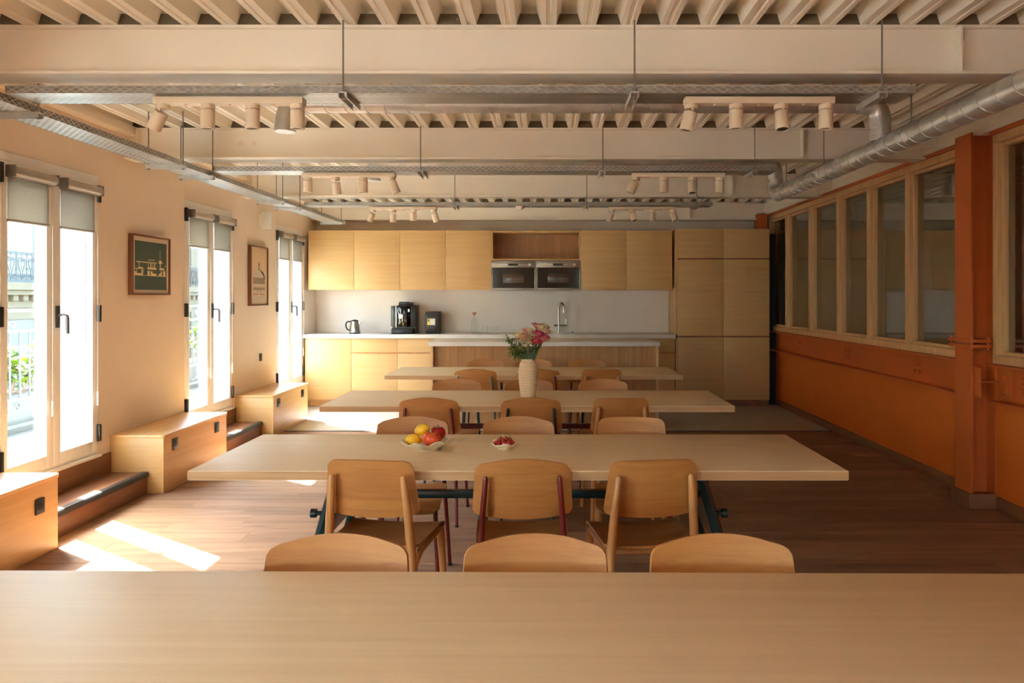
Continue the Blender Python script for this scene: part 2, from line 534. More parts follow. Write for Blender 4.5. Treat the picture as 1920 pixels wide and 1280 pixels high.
def copy_thing(src, loc, rotz=0.0, label=None, group=None):
    c = src.copy(); C.objects.link(c)
    c.location = loc; c.rotation_euler = (0, 0, rotz)
    if label: c['label'] = label
    if group: c['group'] = group
    for ch in list(src.children):
        d = ch.copy(); C.objects.link(d); d.parent = c
        for g in list(ch.children):
            e = g.copy(); C.objects.link(e); e.parent = d
    return c

def B(*a): return MB().box(*a)

# ------------------------------------------------------------------ room constants
XL, XR = -3.23, 3.10           # left wall plane, right partition plane
YB, YF = 10.42, -5.6           # kitchen wall, wall behind the camera
ZC = 2.75                      # underside of the steel deck
WIN = [(4.38, 5.37), (6.65, 7.65), (8.90, 9.87)]     # tall windows of the left wall in view
WINB = [(-0.15, 1.05), (-2.4, -1.2), (-4.7, -3.5)]   # the row goes on behind the camera
ZS, ZH = 0.33, 2.32            # sill and head

# ------------------------------------------------------------------ floors
fl = solo('floor', B(XL - 0.03, XR + 0.03, YF, 8.08, -0.12, -0.016), M['subfloor'], kind='structure')
rnd = random.Random(3)
row, y = 0, -0.66
solo('floor', B(XL - 0.03, XR + 0.03, YF, -0.6604, -0.015, 0.0), M['floor'], kind='structure')
while y < 8.08 - 1e-6:
    y1 = min(y + 0.182, 8.08)
    x = XL - 0.02
    nxt = x + rnd.uniform(0.6, 2.0)
    while x < XR:
        x1 = min(nxt, XR + 0.02)
        if XR - x1 < 0.25: x1 = XR + 0.02
        part('plank', B(x + 0.0008, x1 - 0.0008, y + 0.0008, y1 - 0.0008, -0.016, rnd.uniform(-0.0004, 0.0)), M['floor'], fl, smooth=False)
        x = x1; nxt = x + rnd.uniform(1.5, 2.1)
    y = y1; row += 1
solo('floor', B(XL - 0.03, XR + 0.03, 8.08, YB + 0.03, -0.12, 0.003), M['kfloor'], kind='structure')
solo('trim_1', B(XL, XR, 8.068, 8.082, 0.0, 0.006), M['nose'], kind='structure')

# ------------------------------------------------------------------ walls
def holed(x0, x1, wins, y0, y1, z0, z1):
    m = MB(); y = y0
    for a, b in sorted(wins):
        m.box(x0, x1, y, a, z0, z1)
        m.box(x0, x1, a, b, z0, ZS - 0.02)
        m.box(x0, x1, a, b, ZH, z1)
        y = b
    m.box(x0, x1, y, y1, z0, z1)
    return m
ALLW = WIN + WINB
wl = holed(XL - 0.05, XL, ALLW, YF - 0.1, YB + 0.1, -0.12, ZC + 0.12)
for a, b in WIN:      # shallow lintel panel above each window
    wl.box(XL, XL + 0.004, a + 0.0, b, ZH + 0.004, 2.415)
solo('wall_left', wl, M['wall'], kind='structure')
solo('wall_outer', holed(XL - 0.33, XL - 0.05, ALLW, YF - 0.1, YB + 0.1, -6.0, ZC + 0.4), M['masonry'], kind='structure')
solo('wall_back', B(XL - 0.05, 7.0, YB, YB + 0.1, -0.12, ZC + 0.12), M['wallback'], kind='structure')
FW = [(-3.0, -1.98), (1.25, 2.05)]   # unseen windows added far behind the camera for fill light
wf_ = MB(); x_ = XL - 0.05
for a, b in FW:
    wf_.box(x_, a, YF - 0.1, YF, -0.12, ZC + 0.12).box(a, b, YF - 0.1, YF, -0.12, 0.5).box(a, b, YF - 0.1, YF, 2.5, ZC + 0.12)
    x_ = b
wf_.box(x_, 7.0, YF - 0.1, YF, -0.12, ZC + 0.12)
solo('wall_front', wf_, M['wallback'], kind='structure')
for i, (a, b) in enumerate(FW):
    t = thing('window_%d' % (9 + i), ((a + b) / 2, YF - 0.05, 0.5), kind='structure')
    f = MB().box(a, a + 0.05, YF - 0.08, YF - 0.02, 0.5, 2.5).box(b - 0.05, b, YF - 0.08, YF - 0.02, 0.5, 2.5).box(a + 0.05, b - 0.05, YF - 0.08, YF - 0.02, 0.5, 0.56).box(a + 0.05, b - 0.05, YF - 0.08, YF - 0.02, 2.44, 2.5).box((a + b) / 2 - 0.03, (a + b) / 2 + 0.03, YF - 0.08, YF - 0.02, 0.56, 2.44)
    part('window_frame', f, M['white'], t)
    part('glass_pane', B(a + 0.05, b - 0.05, YF - 0.052, YF - 0.048, 0.56, 2.44), M['glass'], t)

# the room on the far side of the glazed partition
solo('wall_room_beyond', B(6.4, 6.5, YF, YB, -0.12, ZC + 0.12), M['wallback'], kind='structure')
solo('floor', B(XR + 0.12, 6.4, YF, YB, -0.12, 0.0), M['floor'], kind='structure')

# ------------------------------------------------------------------ ceiling: folded steel deck
PITCH = 0.19
prof = [(-0.095, 0.085), (-0.062, 0.085), (-0.036, 0.0), (-0.012, 0.0), (-0.008, 0.006), (0.008, 0.006), (0.012, 0.0),
        (0.036, 0.0), (0.062, 0.085), (0.095, 0.085)]
def rib_mesh(y0, y1):
    m = MB(); n = len(prof)
    m.add([(a, y0, z) for a, z in prof] + [(a, y1, z) for a, z in prof] ,
          [(i, i + 1, n + i + 1, n + i) for i in range(n - 1)])
    return m
ceil = thing('ceiling', (0, 4, ZC), kind='structure')
me = rib_mesh(YF, YB).mesh('deck_rib', M['deck'], (0, 4, 0), smooth=False)
k = 0; x = -3.43
while x < 6.5:
    o = bpy.data.objects.new('deck_rib', me); C.objects.link(o); o.parent = ceil
    o.location = (x + 0.02, 0, 0)
    x += PITCH; k += 1
part('roof_slab', B(-3.6, 6.6, YF - 0.1, YB + 0.1, ZC + 0.09, ZC + 0.14), M['deck'], ceil)

M['filler'] = paint('dark_flute_shade_filler', (104, 92, 72), 0.9, 0.2, 20)
FILL = MB().prism([(-0.0585, 0.0005), (0.0585, 0.0005), (0.0425, 0.052), (-0.0425, 0.052)], 'y', -0.025, 0.025).mesh('flute_shade_filler', M['filler'], (0, 0, 0), smooth=False)
for yb in (3.50, 5.67, 7.82):      # dark filler blocks over each beam stand in for the shade in the flutes
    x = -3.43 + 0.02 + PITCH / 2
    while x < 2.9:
        o = bpy.data.objects.new('flute_shade_filler', FILL)
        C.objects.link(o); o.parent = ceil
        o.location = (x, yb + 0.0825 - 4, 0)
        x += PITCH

# long white edge beams over both side walls
XBE = 2.88
solo('trim_2', MB().box(3.02, XR + 0.14, YF, YB, 2.582, ZC), M['beam'], kind='structure')
solo('trim_3', MB().box(XL, XL + 0.09, YF, YB, 2.69, ZC), M['beam'], kind='structure')

# cream I-beams across the room
BW = 0.165
def ibeam(yf, label):
    yc = yf + BW / 2
    t = thing('ceiling_beam', (0, yc, 2.50), label, 'beam', 'cream I-beams under the deck')
    part('web', MB().box(XL + 0.02, XBE, yc - 0.006, yc + 0.006, 2.515, ZC - 0.015).box(XBE, 3.019, yc - 0.006, yc + 0.006, 2.60, ZC - 0.015), M['beam'], t)
    part('bottom_flange', B(XL + 0.02, XBE, yf, yf + BW, 2.50, 2.515), M['beam'], t, 0.002)
    part('top_flange', B(XL + 0.02, XBE, yc - 0.03, yc + 0.03, ZC - 0.015, ZC - 0.001), M['beam'], t)
    for xs in (XL + 0.1, 1.95):
        part('stiffener', B(xs, xs + 0.01, yf + 0.015, yc - 0.007, 2.516, ZC - 0.016), M['beam'], t)
    return t
ibeam(3.50, 'wide cream steel beam nearest the camera, across the top of the photo')
b2 = ibeam(5.67, 'second cream steel beam from the camera, above the middle cable tray')
for k, xx in enumerate((-2.36, -2.25)):
    part('paint_patch', MB().cyl((xx, 5.7535 - 0.008, 2.635), (xx, 5.7535 - 0.004, 2.635), 0.022 if k == 0 else 0.018, n=18), M['wall'], b2)
ibeam(7.82, 'third cream steel beam from the camera, above the shortest cable tray')
ibeam(10.16, 'cream steel beam against the kitchen wall above the cabinets')

# ------------------------------------------------------------------ tall windows, left wall
def make_window(idx, y0, y1, detail=True):
    t = thing('window_%d' % idx, (XL, (y0 + y1) / 2, ZS), kind='structure')
    mid = (y0 + y1) / 2
    xi, xo = XL + 0.012, XL - 0.062
    f = MB()
    f.box(xo - 0.01, XL + 0.004, y0, y0 + 0.028, ZS, ZH)
    f.box(xo - 0.01, XL + 0.004, y1 - 0.028, y1, ZS, ZH)
    f.box(xo - 0.01, XL + 0.004, y0 + 0.028, y1 - 0.028, ZH - 0.055, ZH)
    f.box(xo - 0.01, XL + 0.004, y0 + 0.028, y1 - 0.028, ZS, ZS + 0.02)
    part('window_frame', f, M['white'], t, 0.002)
    part('window_sill', B(XL - 0.33, XL + 0.035, y0 + 0.002, y1 - 0.002, ZS - 0.02, ZS), M['white'], t, 0.003)
    for a, b, side in ((y0 + 0.026, mid - 0.002, -1), (mid + 0.002, y1 - 0.026, 1)):
        so = 0.052; sm = 0.068
        ga = a + (so if side < 0 else sm); gb = b - (sm if side < 0 else so)
        g0, g1 = ZS + 0.10, ZH - 0.15
        s = MB()
        s.box(xo, xi, a, ga, ZS + 0.02, ZH - 0.057); s.box(xo, xi, gb, b, ZS + 0.02, ZH - 0.057)
        s.box(xo, xi, ga, gb, ZS + 0.02, g0); s.box(xo, xi, ga, gb, g1, ZH - 0.057)
        ca = part('casement', s, M['white'], t, 0.004)
        part('glass_pane', B(XL - 0.034, XL - 0.030, ga - 0.004, gb + 0.004, g0 - 0.004, g1 + 0.004), M['glass'], ca)
        if not detail: continue
        part('glazing_bead', MB().box(xo + 0.002, XL - 0.036, ga, ga + 0.006, g0, g1).box(xo + 0.002, XL - 0.036, gb - 0.006, gb, g0, g1), M['galvrod'], ca)
        zc = ZH - 0.115
        part('blind_cassette', MB().cyl((xi + 0.026, ga - 0.012, zc), (xi + 0.026, gb + 0.03, zc), 0.034, n=18), M['cassette'], ca)
        part('cassette_bracket', MB().box(xi, xi + 0.062, ga - 0.02, ga - 0.012, zc - 0.036, zc + 0.036).box(xi, xi + 0.062, gb + 0.03, gb + 0.034, zc - 0.036, zc + 0.036), M['galvrod'], ca, 0.002)
        part('blind_fabric', B(xi + 0.004, xi + 0.0055, ga - 0.008, gb + 0.012, 1.915, zc), M['fabric'], ca)
        part('blind_bottom_bar', MB().cyl((xi + 0.006, ga - 0.008, 1.912), (xi + 0.006, gb + 0.012, 1.912), 0.009, n=10), M['cassette'], ca)
        part('blind_cord', MB().cyl((xi + 0.02, gb + 0.028, 0.78), (xi + 0.02, gb + 0.028, zc), 0.0012, n=6), M['led'], ca)
        part('cord_weight', MB().cyl((xi + 0.02, gb + 0.028, 0.68), (xi + 0.02, gb + 0.028, 0.78), 0.006, n=8), M['led'], ca)
        hy = a - 0.014 if side < 0 else b + 0.014
        for hz in (2.19, 1.335, 0.48):
            part('hinge', B(XL + 0.002, XL + 0.030, hy - 0.014, hy + 0.014, hz - 0.06, hz + 0.06), M['black'], ca, 0.004)
        if side > 0:
            hz = 1.335
            part('handle_plate', B(xi, xi + 0.012, a + 0.012, a + 0.046, hz - 0.085, hz + 0.06), M['black'], ca, 0.005)
            part('handle', MB().tube([(xi + 0.01, a + 0.03, hz), (xi + 0.055, a + 0.03, hz), (xi + 0.062, a + 0.034, hz - 0.004), (xi + 0.063, a + 0.038, hz - 0.02), (xi + 0.062, a + 0.042, hz - 0.125)],
                                     [0.010, 0.010, 0.0115, 0.0125, 0.0115], 12), M['handle'], ca)
    return t
for i, (a, b) in enumerate(WIN): make_window(i + 1, a, b)
for i, (a, b) in enumerate(WINB): make_window(i + 6, a, b, False)

# ------------------------------------------------------------------ glazed oak partition, right
def partition(idx, y0, y1, mulls):
    t = thing('window_%d' % idx, (XR, (y0 + y1) / 2, 1.0), kind='structure')
    z0, z1 = 1.0, 2.555
    x0, x1 = XR - 0.055, XR + 0.07
    f = MB()
    f.box(x0, x1, y0, y1, z0, z0 + 0.06); f.box(x0, x1, y0, y1, z1 - 0.06, z1)
    f.box(x0, x1, y0, y0 + 0.055, z0 + 0.06, z1 - 0.06); f.box(x0, x1, y1 - 0.055, y1, z0 + 0.06, z1 - 0.06)
    part('outer_frame', f, M['oakframe'], t, 0.003)
    part('top_strip', B(x0 - 0.02, x1, y0, y1, z1, z1 + 0.025), M['rust'], t)
    edges = [y0 + 0.055] + [v for m_ in mulls for v in (m_ - 0.036, m_ + 0.036)] + [y1 - 0.055]
    for m_ in mulls:
        part('mullion', B(x0, x1, m_ - 0.036, m_ + 0.036, z0 + 0.06, z1 - 0.06), M['oakframe'], t, 0.003)
    for i in range(0, len(edges), 2):
        a, b = edges[i], edges[i + 1]
        za, zb = z0 + 0.06, z1 - 0.06
        w_ = 0.026
        s = MB()
        xs, xe = x0 + 0.03, x1 - 0.02
        s.box(xs, xe, a, a + w_, za, zb); s.box(xs, xe, b - w_, b, za, zb)
        s.box(xs, xe, a + w_, b - w_, za, za + w_); s.box(xs, xe, a + w_, b - w_, zb - w_, zb)
        p = part('pane_frame', s, M['oakframe'], t, 0.004)
        part('glass_pane', B(XR + 0.004, XR + 0.008, a + w_ - 0.002, b - w_ + 0.002, za + w_ - 0.002, zb - w_ + 0.002), M['pglass'], p)
partition(4, 5.40, 10.26, [6.31, 7.07, 7.81, 8.65, 9.50])
partition(5, 2.10, 5.10, [2.85, 3.62, 4.38])
solo('wall_right', MB().box(XR, XR + 0.12, YF, YB, -0.12, 1.0).box(XR, XR + 0.12, YF, 2.1, 1.0, 2.59), M['rustwall'], kind='structure')
solo('baseboard_right', MB().box(XR - 0.016, XR, 5.36, 10.3, 0.0, 0.082).box(XR - 0.016, XR, YF, 5.12, 0.0, 0.082), M['skirt'], kind='structure', bev=0.002)

def hexbolt(m, x, y, z, r=0.020):
    m.cyl((x, y, z), (x - 0.022, y, z), r, n=6)
    m.cyl((x, y, z), (x - 0.004, y, z), r * 1.25, n=14)

def wall_beam(y0, y1, groups, label):
    t = thing('wall_beam', (XR, (y0 + y1) / 2, 0.735), label, 'beam', 'orange beams along the partition')
    part('web', B(XR - 0.008, XR - 0.0005, y0, y1, 0.752, 0.984), M['rust'], t)
    part('top_flange', B(XR - 0.105, XR - 0.0005, y0, y1 , 0.984, 0.999), M['rust'], t, 0.002)
    part('bottom_flange', B(XR - 0.105, XR - 0.0005, y0, y1, 0.735, 0.752), M['rust'], t, 0.002)
    for gy, cols in groups:
        for c in range(cols):
            for z in (0.905, 0.832):
                m = MB(); hexbolt(m, XR - 0.008, gy + c * 0.075 - (cols - 1) * 0.0375, z)
                part('bolt', m, M['rust'], t)
wall_beam(5.46, 10.28, [(9.10, 1), (7.65, 2), (6.22, 2)], 'long orange steel beam under the far glazed partition')
wall_beam(2.1, 5.06, [(4.83, 1), (4.50, 1), (3.6, 2)], 'orange steel beam stub at the right edge, in front of the column')

# the orange column
t = thing('steel_column', (3.0, 5.24, 0), 'orange steel column with a bolted clamp and a wooden foot', 'column')
m = MB().box(2.92, 2.936, 5.14, 5.34, 0.0, 2.585).box(3.084, 3.0995, 5.14, 5.34, 0.0, 2.585).box(2.936, 3.084, 5.234, 5.246, 0.0, 2.585)
part('shaft', m, M['rust'], t)
m = MB()
for xx in (2.8995, 3.06):
    pass
m.box(2.90, 3.09, 5.122, 5.138, 0.0, 0.10).box(2.90, 3.09, 5.342, 5.358, 0.0, 0.10).box(2.90, 2.918, 5.138, 5.342, 0.0, 0.10)
part('foot_cladding', m, M['skirt'], t, 0.002)
for z in (1.105, 1.140):
    p = part('clamp_plate', B(2.895, 3.035, 5.095, 5.385, z, z + 0.022), M['rust'], t, 0.002)
for yy in (5.112, 5.368):
    for xx in (2.91, 3.02):
        part('clamp_bolt', MB().cyl((xx, yy, 1.09), (xx, yy, 1.178), 0.008, n=8).cyl((xx, yy, 1.165), (xx, yy, 1.174), 0.014, n=6), M['rust'], t)
part('end_plate', B(2.937, 2.955, 5.07, 5.139, 0.77, 0.97), M['rust'], t, 0.002)
part('gusset', B(2.955, 3.09, 5.07, 5.139, 0.872, 0.880), M['rust'], t)
part('cleat', B(3.066, 3.0915, 4.93, 5.066, 0.765, 0.975), M['rust'], t, 0.002)
for z in (0.92, 0.82):
    m = MB(); hexbolt(m, 3.066, 5.0, z, 0.026)
    part('bolt', m, M['rust'], t)
# far column stub above the tall cabinets, dark gap beside them
solo('steel_column', B(2.86, 2.99, 10.12, 10.30, 2.365, 2.57), M['rust'], 'stub of orange steel showing above the tall cabinets, far right', 'column', bev=0.003)
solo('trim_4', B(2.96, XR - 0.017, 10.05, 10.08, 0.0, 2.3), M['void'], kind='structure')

# ------------------------------------------------------------------ cable trays
def tray(name, axis, a0, a1, b0, b1, z0, h, label, supports, rods, ztop=ZC - 0.005):
    cen = ((a0 + a1) / 2, (b0 + b1) / 2, z0)
    if axis == 'Y': cen = (cen[1], cen[0], z0)
    t = thing(name, cen, label, 'cable tray')
    def bb(m, p0, p1, q0, q1, za, zb):
        return m.box(p0, p1, q0, q1, za, zb) if axis == 'X' else m.box(q0, q1, p0, p1, za, zb)
    def pt(a, b, z): return (a, b, z) if axis == 'X' else (b, a, z)
    part('tray_base', bb(MB(), a0, a1, b0, b1, z0, z0 + 0.002), M['perf' + axis], t)
    for b, s in ((b0, -1), (b1, 1)):
        r = part('side_rail', bb(MB(), a0, a1, b - 0.001, b + 0.001, z0, z0 + h), M['galvd'], t)
        m = MB(); a = a0 + 0.01; n = 0
        while a < a1 - 0.05:       # embossed lattice
            for q in ((z0 + 0.004, z0 + h - 0.005), (z0 + h - 0.005, z0 + 0.004)):
                m.tube([pt(a, b + s * 0.0015, q[0]), pt(a + 0.046, b + s * 0.0015, q[1])], 0.0024, 4)
            a += 0.046
        part('embossing', m, M['galv'], r, kind='stuff')
        part('rolled_edge', MB().tube([pt(a0, b, z0 + h), pt(a1, b, z0 + h)], 0.003, 6), M['galv'], r)
    for sa in supports:
        c = part('support_channel', bb(bb(bb(MB(), sa - 0.02, sa + 0.02, b0 - 0.03, b1 + 0.03, z0 - 0.006, z0 - 0.001), sa - 0.02, sa - 0.017, b0 - 0.03, b1 + 0.03, z0 - 0.028, z0 - 0.006), sa + 0.017, sa + 0.02, b0 - 0.03, b1 + 0.03, z0 - 0.028, z0 - 0.006), M['galv'], t)
        for b in (b0 - 0.018, b1 + 0.018):
            if rods == 'front' and b > b0: continue
            part('hanger_rod', MB().cyl(pt(sa, b, z0 - 0.035), pt(sa, b, ztop), 0.0042, n=8), M['galvrod'], t)
            part('rod_nut', MB().cyl(pt(sa, b, z0 - 0.034), pt(sa, b, z0 - 0.024), 0.009, n=6), M['galvrod'], t)
    return t
tray('cable_tray', 'X', -2.54, 1.73, 3.503, 3.70, 2.410, 0.034, 'perforated metal cable tray under the nearest beam', (-0.95, 0.41, 1.565), 'front')
tray('cable_tray', 'X', -2.54, 1.75, 5.672, 5.87, 2.410, 0.034, 'perforated metal cable tray under the second beam', (-0.955, 0.425, 1.575), 'front')
tray('cable_tray', 'X', -2.54, 1.74, 7.822, 8.02, 2.410, 0.034, 'perforated metal cable tray under the third beam, nearest the kitchen', (-0.96, 0.42, 1.57), 'front')
tray('cable_tray', 'Y', 1.0, 9.45, -2.755, -2.55, 2.372, 0.036, 'long cable tray running beside the window wall to the kitchen', (3.20, 3.72, 5.20, 5.66, 7.16, 7.66, 9.2), 'both')

# ------------------------------------------------------------------ spotlight bars
def spot_bar(x0, y, tilts, label):
    z = 2.402
    t = thing('spotlight_bar', (x0 + 0.355, y, 2.28), label, 'spotlight', 'spotlight bars under the cable trays')
    part('mounting_bar', B(x0, x0 + 0.71, y - 0.033, y + 0.033, z - 0.033, z), M['spot'], t, 0.006)
    for kx in (0.145, 0.355, 0.565):
        part('bar_screw', MB().cyl((x0 + kx, y - 0.01, z - 0.04), (x0 + kx, y - 0.01, z - 0.033), 0.008, n=10), M['spot'], t)
    for i, (tx, ty) in enumerate(tilts):
        hx = x0 + 0.034 + i * 0.214
        part('swivel_base', MB().cyl((hx, y, z - 0.055), (hx, y, z - 0.030), 0.033, n=20), M['spot'], t)
        # head hangs from the pivot, tilted about x and y
        m = MB()
        m.lathe([(0.004, 0.0), (0.031, 0.0), (0.033, -0.003), (0.033, -0.088), (0.031, -0.0905), (0.027, -0.0905), (0.027, -0.082), (0.004, -0.082)], n=22)
        l = MB().lathe([(0.002, -0.0815), (0.0265, -0.0815), (0.0265, -0.084), (0.002, -0.084)], n=22)
        Mx = Matrix.Translation((hx, y, z - 0.056)) @ Matrix.Rotation(R(ty), 4, 'Y') @ Matrix.Rotation(R(tx), 4, 'X') @ Matrix.Translation((0, 0, -0.002 if not (tx or ty) else -0.014))
        h = part('lamp_head', m.xf(Mx), M['spot'], t)
        part('lens', l.xf(Mx), M['blackp'], h)
        part('pivot_screw', MB().cyl((hx, y - 0.036, z - 0.062), (hx, y - 0.03, z - 0.062), 0.006, n=8), M['spot'], t)
spot_bar(-1.864, 3.56, [(10, 32), (0, 0), (0, 0), (0, 0)], 'spotlight bar under the nearest tray, left of the photo middle')
spot_bar(0.655, 3.56, [(0, 14), (0, 0), (-14, 0), (0, 0)], 'spotlight bar under the nearest tray, right of the photo middle')
spot_bar(-1.868, 5.73, [(0, 0), (14, -4), (0, 0), (8, -22)], 'spotlight bar under the second tray, on the window side')
spot_bar(0.652, 5.73, [(0, 26), (0, 0), (-14, 0), (0, 0)], 'spotlight bar under the second tray, on the partition side')
spot_bar(-1.868, 7.88, [(10, 24), (10, 4), (0, 0), (12, -16)], 'spotlight bar under the third tray, on the window side')
spot_bar(0.652, 7.88, [(0, 18), (-20, -14), (0, 0), (-16, -14)], 'spotlight bar under the third tray, on the partition side')
solo('smoke_detector', MB().lathe([(0.02, 2.372), (0.034, 2.378), (0.044, 2.392), (0.046, 2.408), (0.03, 2.409)], -0.28, 7.88, 20), M['spot'], 'small white smoke detector under the third cable tray', 'detector')

# ------------------------------------------------------------------ spiral ducts
def helix(p0, p1, r, pitch, n=28):
    p0 = Vector(p0); p1 = Vector(p1); d = p1 - p0; L = d.length; d.normalize()
    a = Vector((0, 0, 1)) if abs(d.z) < 0.9 else Vector((1, 0, 0))
    a = (a - d * a.dot(d)).normalized(); b = d.cross(a)
    k = int(L / pitch * n)
    return [p0 + d * (i * pitch / n) + (a * math.cos(2 * PI * i / n) + b * math.sin(2 * PI * i / n)) * r for i in range(k + 1)]
DR = 0.0635
def arc(c, r, a0, a1, u, v, n=8):
    c = Vector(c); u = Vector(u); v = Vector(v)
    return [c + (u * math.cos(a0 + (a1 - a0) * i / n) + v * math.sin(a0 + (a1 - a0) * i / n)) * r for i in range(n + 1)]
DX, DZ = 2.06, 2.368
t = thing('ventilation_duct', (DX, 4.0, DZ - DR), 'thick spiral metal duct running along the orange partition', 'duct')
part('pipe', MB().cyl((DX, 0.4, DZ), (DX, 6.60, DZ), DR, n=28), M['galv'], t)
part('spiral_seam', MB().tube(helix((DX, 0.4, DZ), (DX, 6.5, DZ), DR + 0.0008, 0.135), 0.0026, 6), M['galv'], t)
part('end_elbow', MB().tube(arc((DX, 6.62, DZ + 0.09), 0.09, -PI / 2, 0, (0, 0, 1), (0, 1, 0), 1) and
     [(DX, 6.60, DZ), (DX, 6.64, DZ), (DX, 6.675, DZ + 0.012), (DX, 6.705, DZ + 0.04), (DX, 6.718, DZ + 0.075), (DX, 6.72, DZ + 0.10), (DX, 6.72, DZ + 0.15)], DR + 0.002, 24), M['galv'], t)
for yy in (2.9, 4.22, 5.55, 6.42):
    part('pipe_clamp', MB().cyl((DX, yy - 0.012, DZ), (DX, yy + 0.012, DZ), DR + 0.004, n=28).box(DX - 0.085, DX - DR, yy - 0.010, yy + 0.010, DZ + 0.005, DZ + 0.013).box(DX + DR, DX + 0.085, yy - 0.010, yy + 0.010, DZ + 0.005, DZ + 0.013), M['galv'], t)
    part('hanger_rod', MB().cyl((DX - 0.0, yy, DZ + DR), (DX - 0.0, yy, ZC - 0.002), 0.0045, n=8), M['galvrod'], t)
def cross_duct(y, zt, xr, xl, label, drop_to):
    t = thing('branch_duct', ((xr + xl) / 2, y, zt - DR), label, 'duct', 'branch ducts between the beams')
    part('pipe', MB().cyl((xl + 0.08, y, zt), (xr - 0.10, y, zt), DR - 0.006, n=24), M['galv'], t)
    part('spiral_seam', MB().tube(helix((xl + 0.08, y, zt), (xr - 0.12, y, zt), DR - 0.0052, 0.125), 0.0024, 6), M['galv'], t)
    e = [(xr - 0.14, y, zt), (xr - 0.10, y, zt)] + [Vector((xr - 0.10, y, zt - 0.10)) + Vector((math.sin(a), 0, math.cos(a))) * 0.10 for a in [R(q) for q in range(15, 91, 15)]] + [(xr, y, zt - 0.15)]
    part('elbow', MB().tube(e, DR, 24), M['galv'], t)
    part('drop_pipe', MB().cyl((xr, y, drop_to), (xr, y, zt - 0.14), DR - 0.003, n=24).cyl((xr, y, zt - 0.155), (xr, y, zt - 0.148), DR + 0.003, n=24).cyl((xr, y, zt - 0.20), (xr, y, zt - 0.193), DR + 0.001, n=24), M['galv'], t)
    e = [(xl + 0.10, y, zt)] + [Vector((xl + 0.10, y, zt - 0.10)) + Vector((-math.sin(a), 0, math.cos(a))) * 0.10 for a in [R(q) for q in range(15, 91, 15)]] + [(xl, y, zt - 0.14)]
    part('outlet_elbow', MB().tube(e, DR - 0.004, 24), M['galv'], t)
    part('outlet_collar', MB().lathe([(DR - 0.002, zt - 0.175), (DR + 0.001, zt - 0.172), (DR + 0.001, zt - 0.135), (DR - 0.004, zt - 0.135)], xl, y, 24), M['galv'], t)
    for xx in (0.05, 1.2, -1.0):
        part('pipe_band', MB().cyl((xx - 0.01, y, zt), (xx + 0.01, y, zt), DR - 0.002, n=24), M['galv'], t)
cross_duct(4.60, 2.643, 2.055, -1.61, 'branch duct crossing behind the nearest cable tray', DZ + 0.045)
cross_duct(6.72, 2.668, 2.055, -1.56, 'branch duct crossing behind the second cable tray, mostly hidden', DZ + 0.12)

# ------------------------------------------------------------------ window benches and steps
BX = -2.835
def bench(y0, y1, socks, label):
    t = thing('storage_bench', ((XL + BX) / 2, (y0 + y1) / 2, 0), label, 'bench', 'oak benches between the windows')
    part('front_panel', B(BX - 0.018, BX, y0 + 0.004, y1 - 0.004, 0.0, 0.412), M['oakbench'], t, 0.0015)
    part('side_panel', B(XL + 0.002, BX - 0.018, y0 + 0.004, y0 + 0.022, 0.0, 0.412), M['oakcab'], t, 0.0015)
    part('side_panel', B(XL + 0.002, BX - 0.018, y1 - 0.022, y1 - 0.004, 0.0, 0.412), M['oakcab'], t, 0.0015)
    x1 = BX + 0.012; r = 0.03
    poly = [(XL + 0.002, y0 - 0.006)] + [(x1 - r + r * math.sin(a), y0 - 0.006 + r - r * math.cos(a)) for a in [R(q) for q in range(0, 91, 15)]] + \
           [(x1 - r + r * math.cos(a), y1 + 0.006 - r + r * math.sin(a)) for a in [R(q) for q in range(0, 91, 15)]] + [(XL + 0.002, y1 + 0.006)]
    part('top_panel', MB().prism(poly, 'z', 0.412, 0.432), M['oakbench'], t, 0.002)
    for sy, sz in socks:
        s = part('socket', B(BX + 0.0005, BX + 0.010, sy - 0.036, sy + 0.036, sz - 0.043, sz + 0.043), M['black'], t, 0.003)
        part('socket_ring', MB().cyl((BX + 0.010, sy, sz), (BX + 0.0125, sy, sz), 0.021, n=20), M['blackp'], s)
        part('socket_pin', MB().cyl((BX + 0.0125, sy, sz + 0.004), (BX + 0.016, sy, sz + 0.004), 0.004, n=8), M['blackp'], s)
bench(3.25, 4.335, [(4.17, 0.285)], 'oak storage bench at the left edge, cut off by the photo')
bench(5.52, 6.615, [(5.69, 0.335), (6.41, 0.335)], 'oak storage bench under the green picture')
bench(7.74, 8.86, [(7.89, 0.335), (8.66, 0.335)], 'oak storage bench nearest the kitchen cabinets')

def step(y0, y1, label):
    t = thing('window_step', (-3.08, (y0 + y1) / 2, 0), label, 'step', 'brown steps below the windows')
    part('riser', B(-2.962, -2.950, y0, y1, 0.0, 0.142), M['step'], t)
    part('tread', B(XL + 0.015, -2.955, y0, y1, 0.142, 0.160), M['step'], t)
    part('nosing', MB().prism([(-2.985, 0.1605), (-2.985, 0.164), (-2.946, 0.164), (-2.938, 0.156), (-2.938, 0.128), (-2.949, 0.128), (-2.949, 0.1605)], 'y', y0, y1), M['nose'], t)
    part('upper_riser', B(XL + 0.001, XL + 0.014, y0, y1, 0.0, ZS - 0.022), M['step'], t)
step(4.342, 5.513, 'brown wooden step with black nosing below the nearest window')
step(6.623, 7.733, 'brown wooden step with black nosing below the middle window')

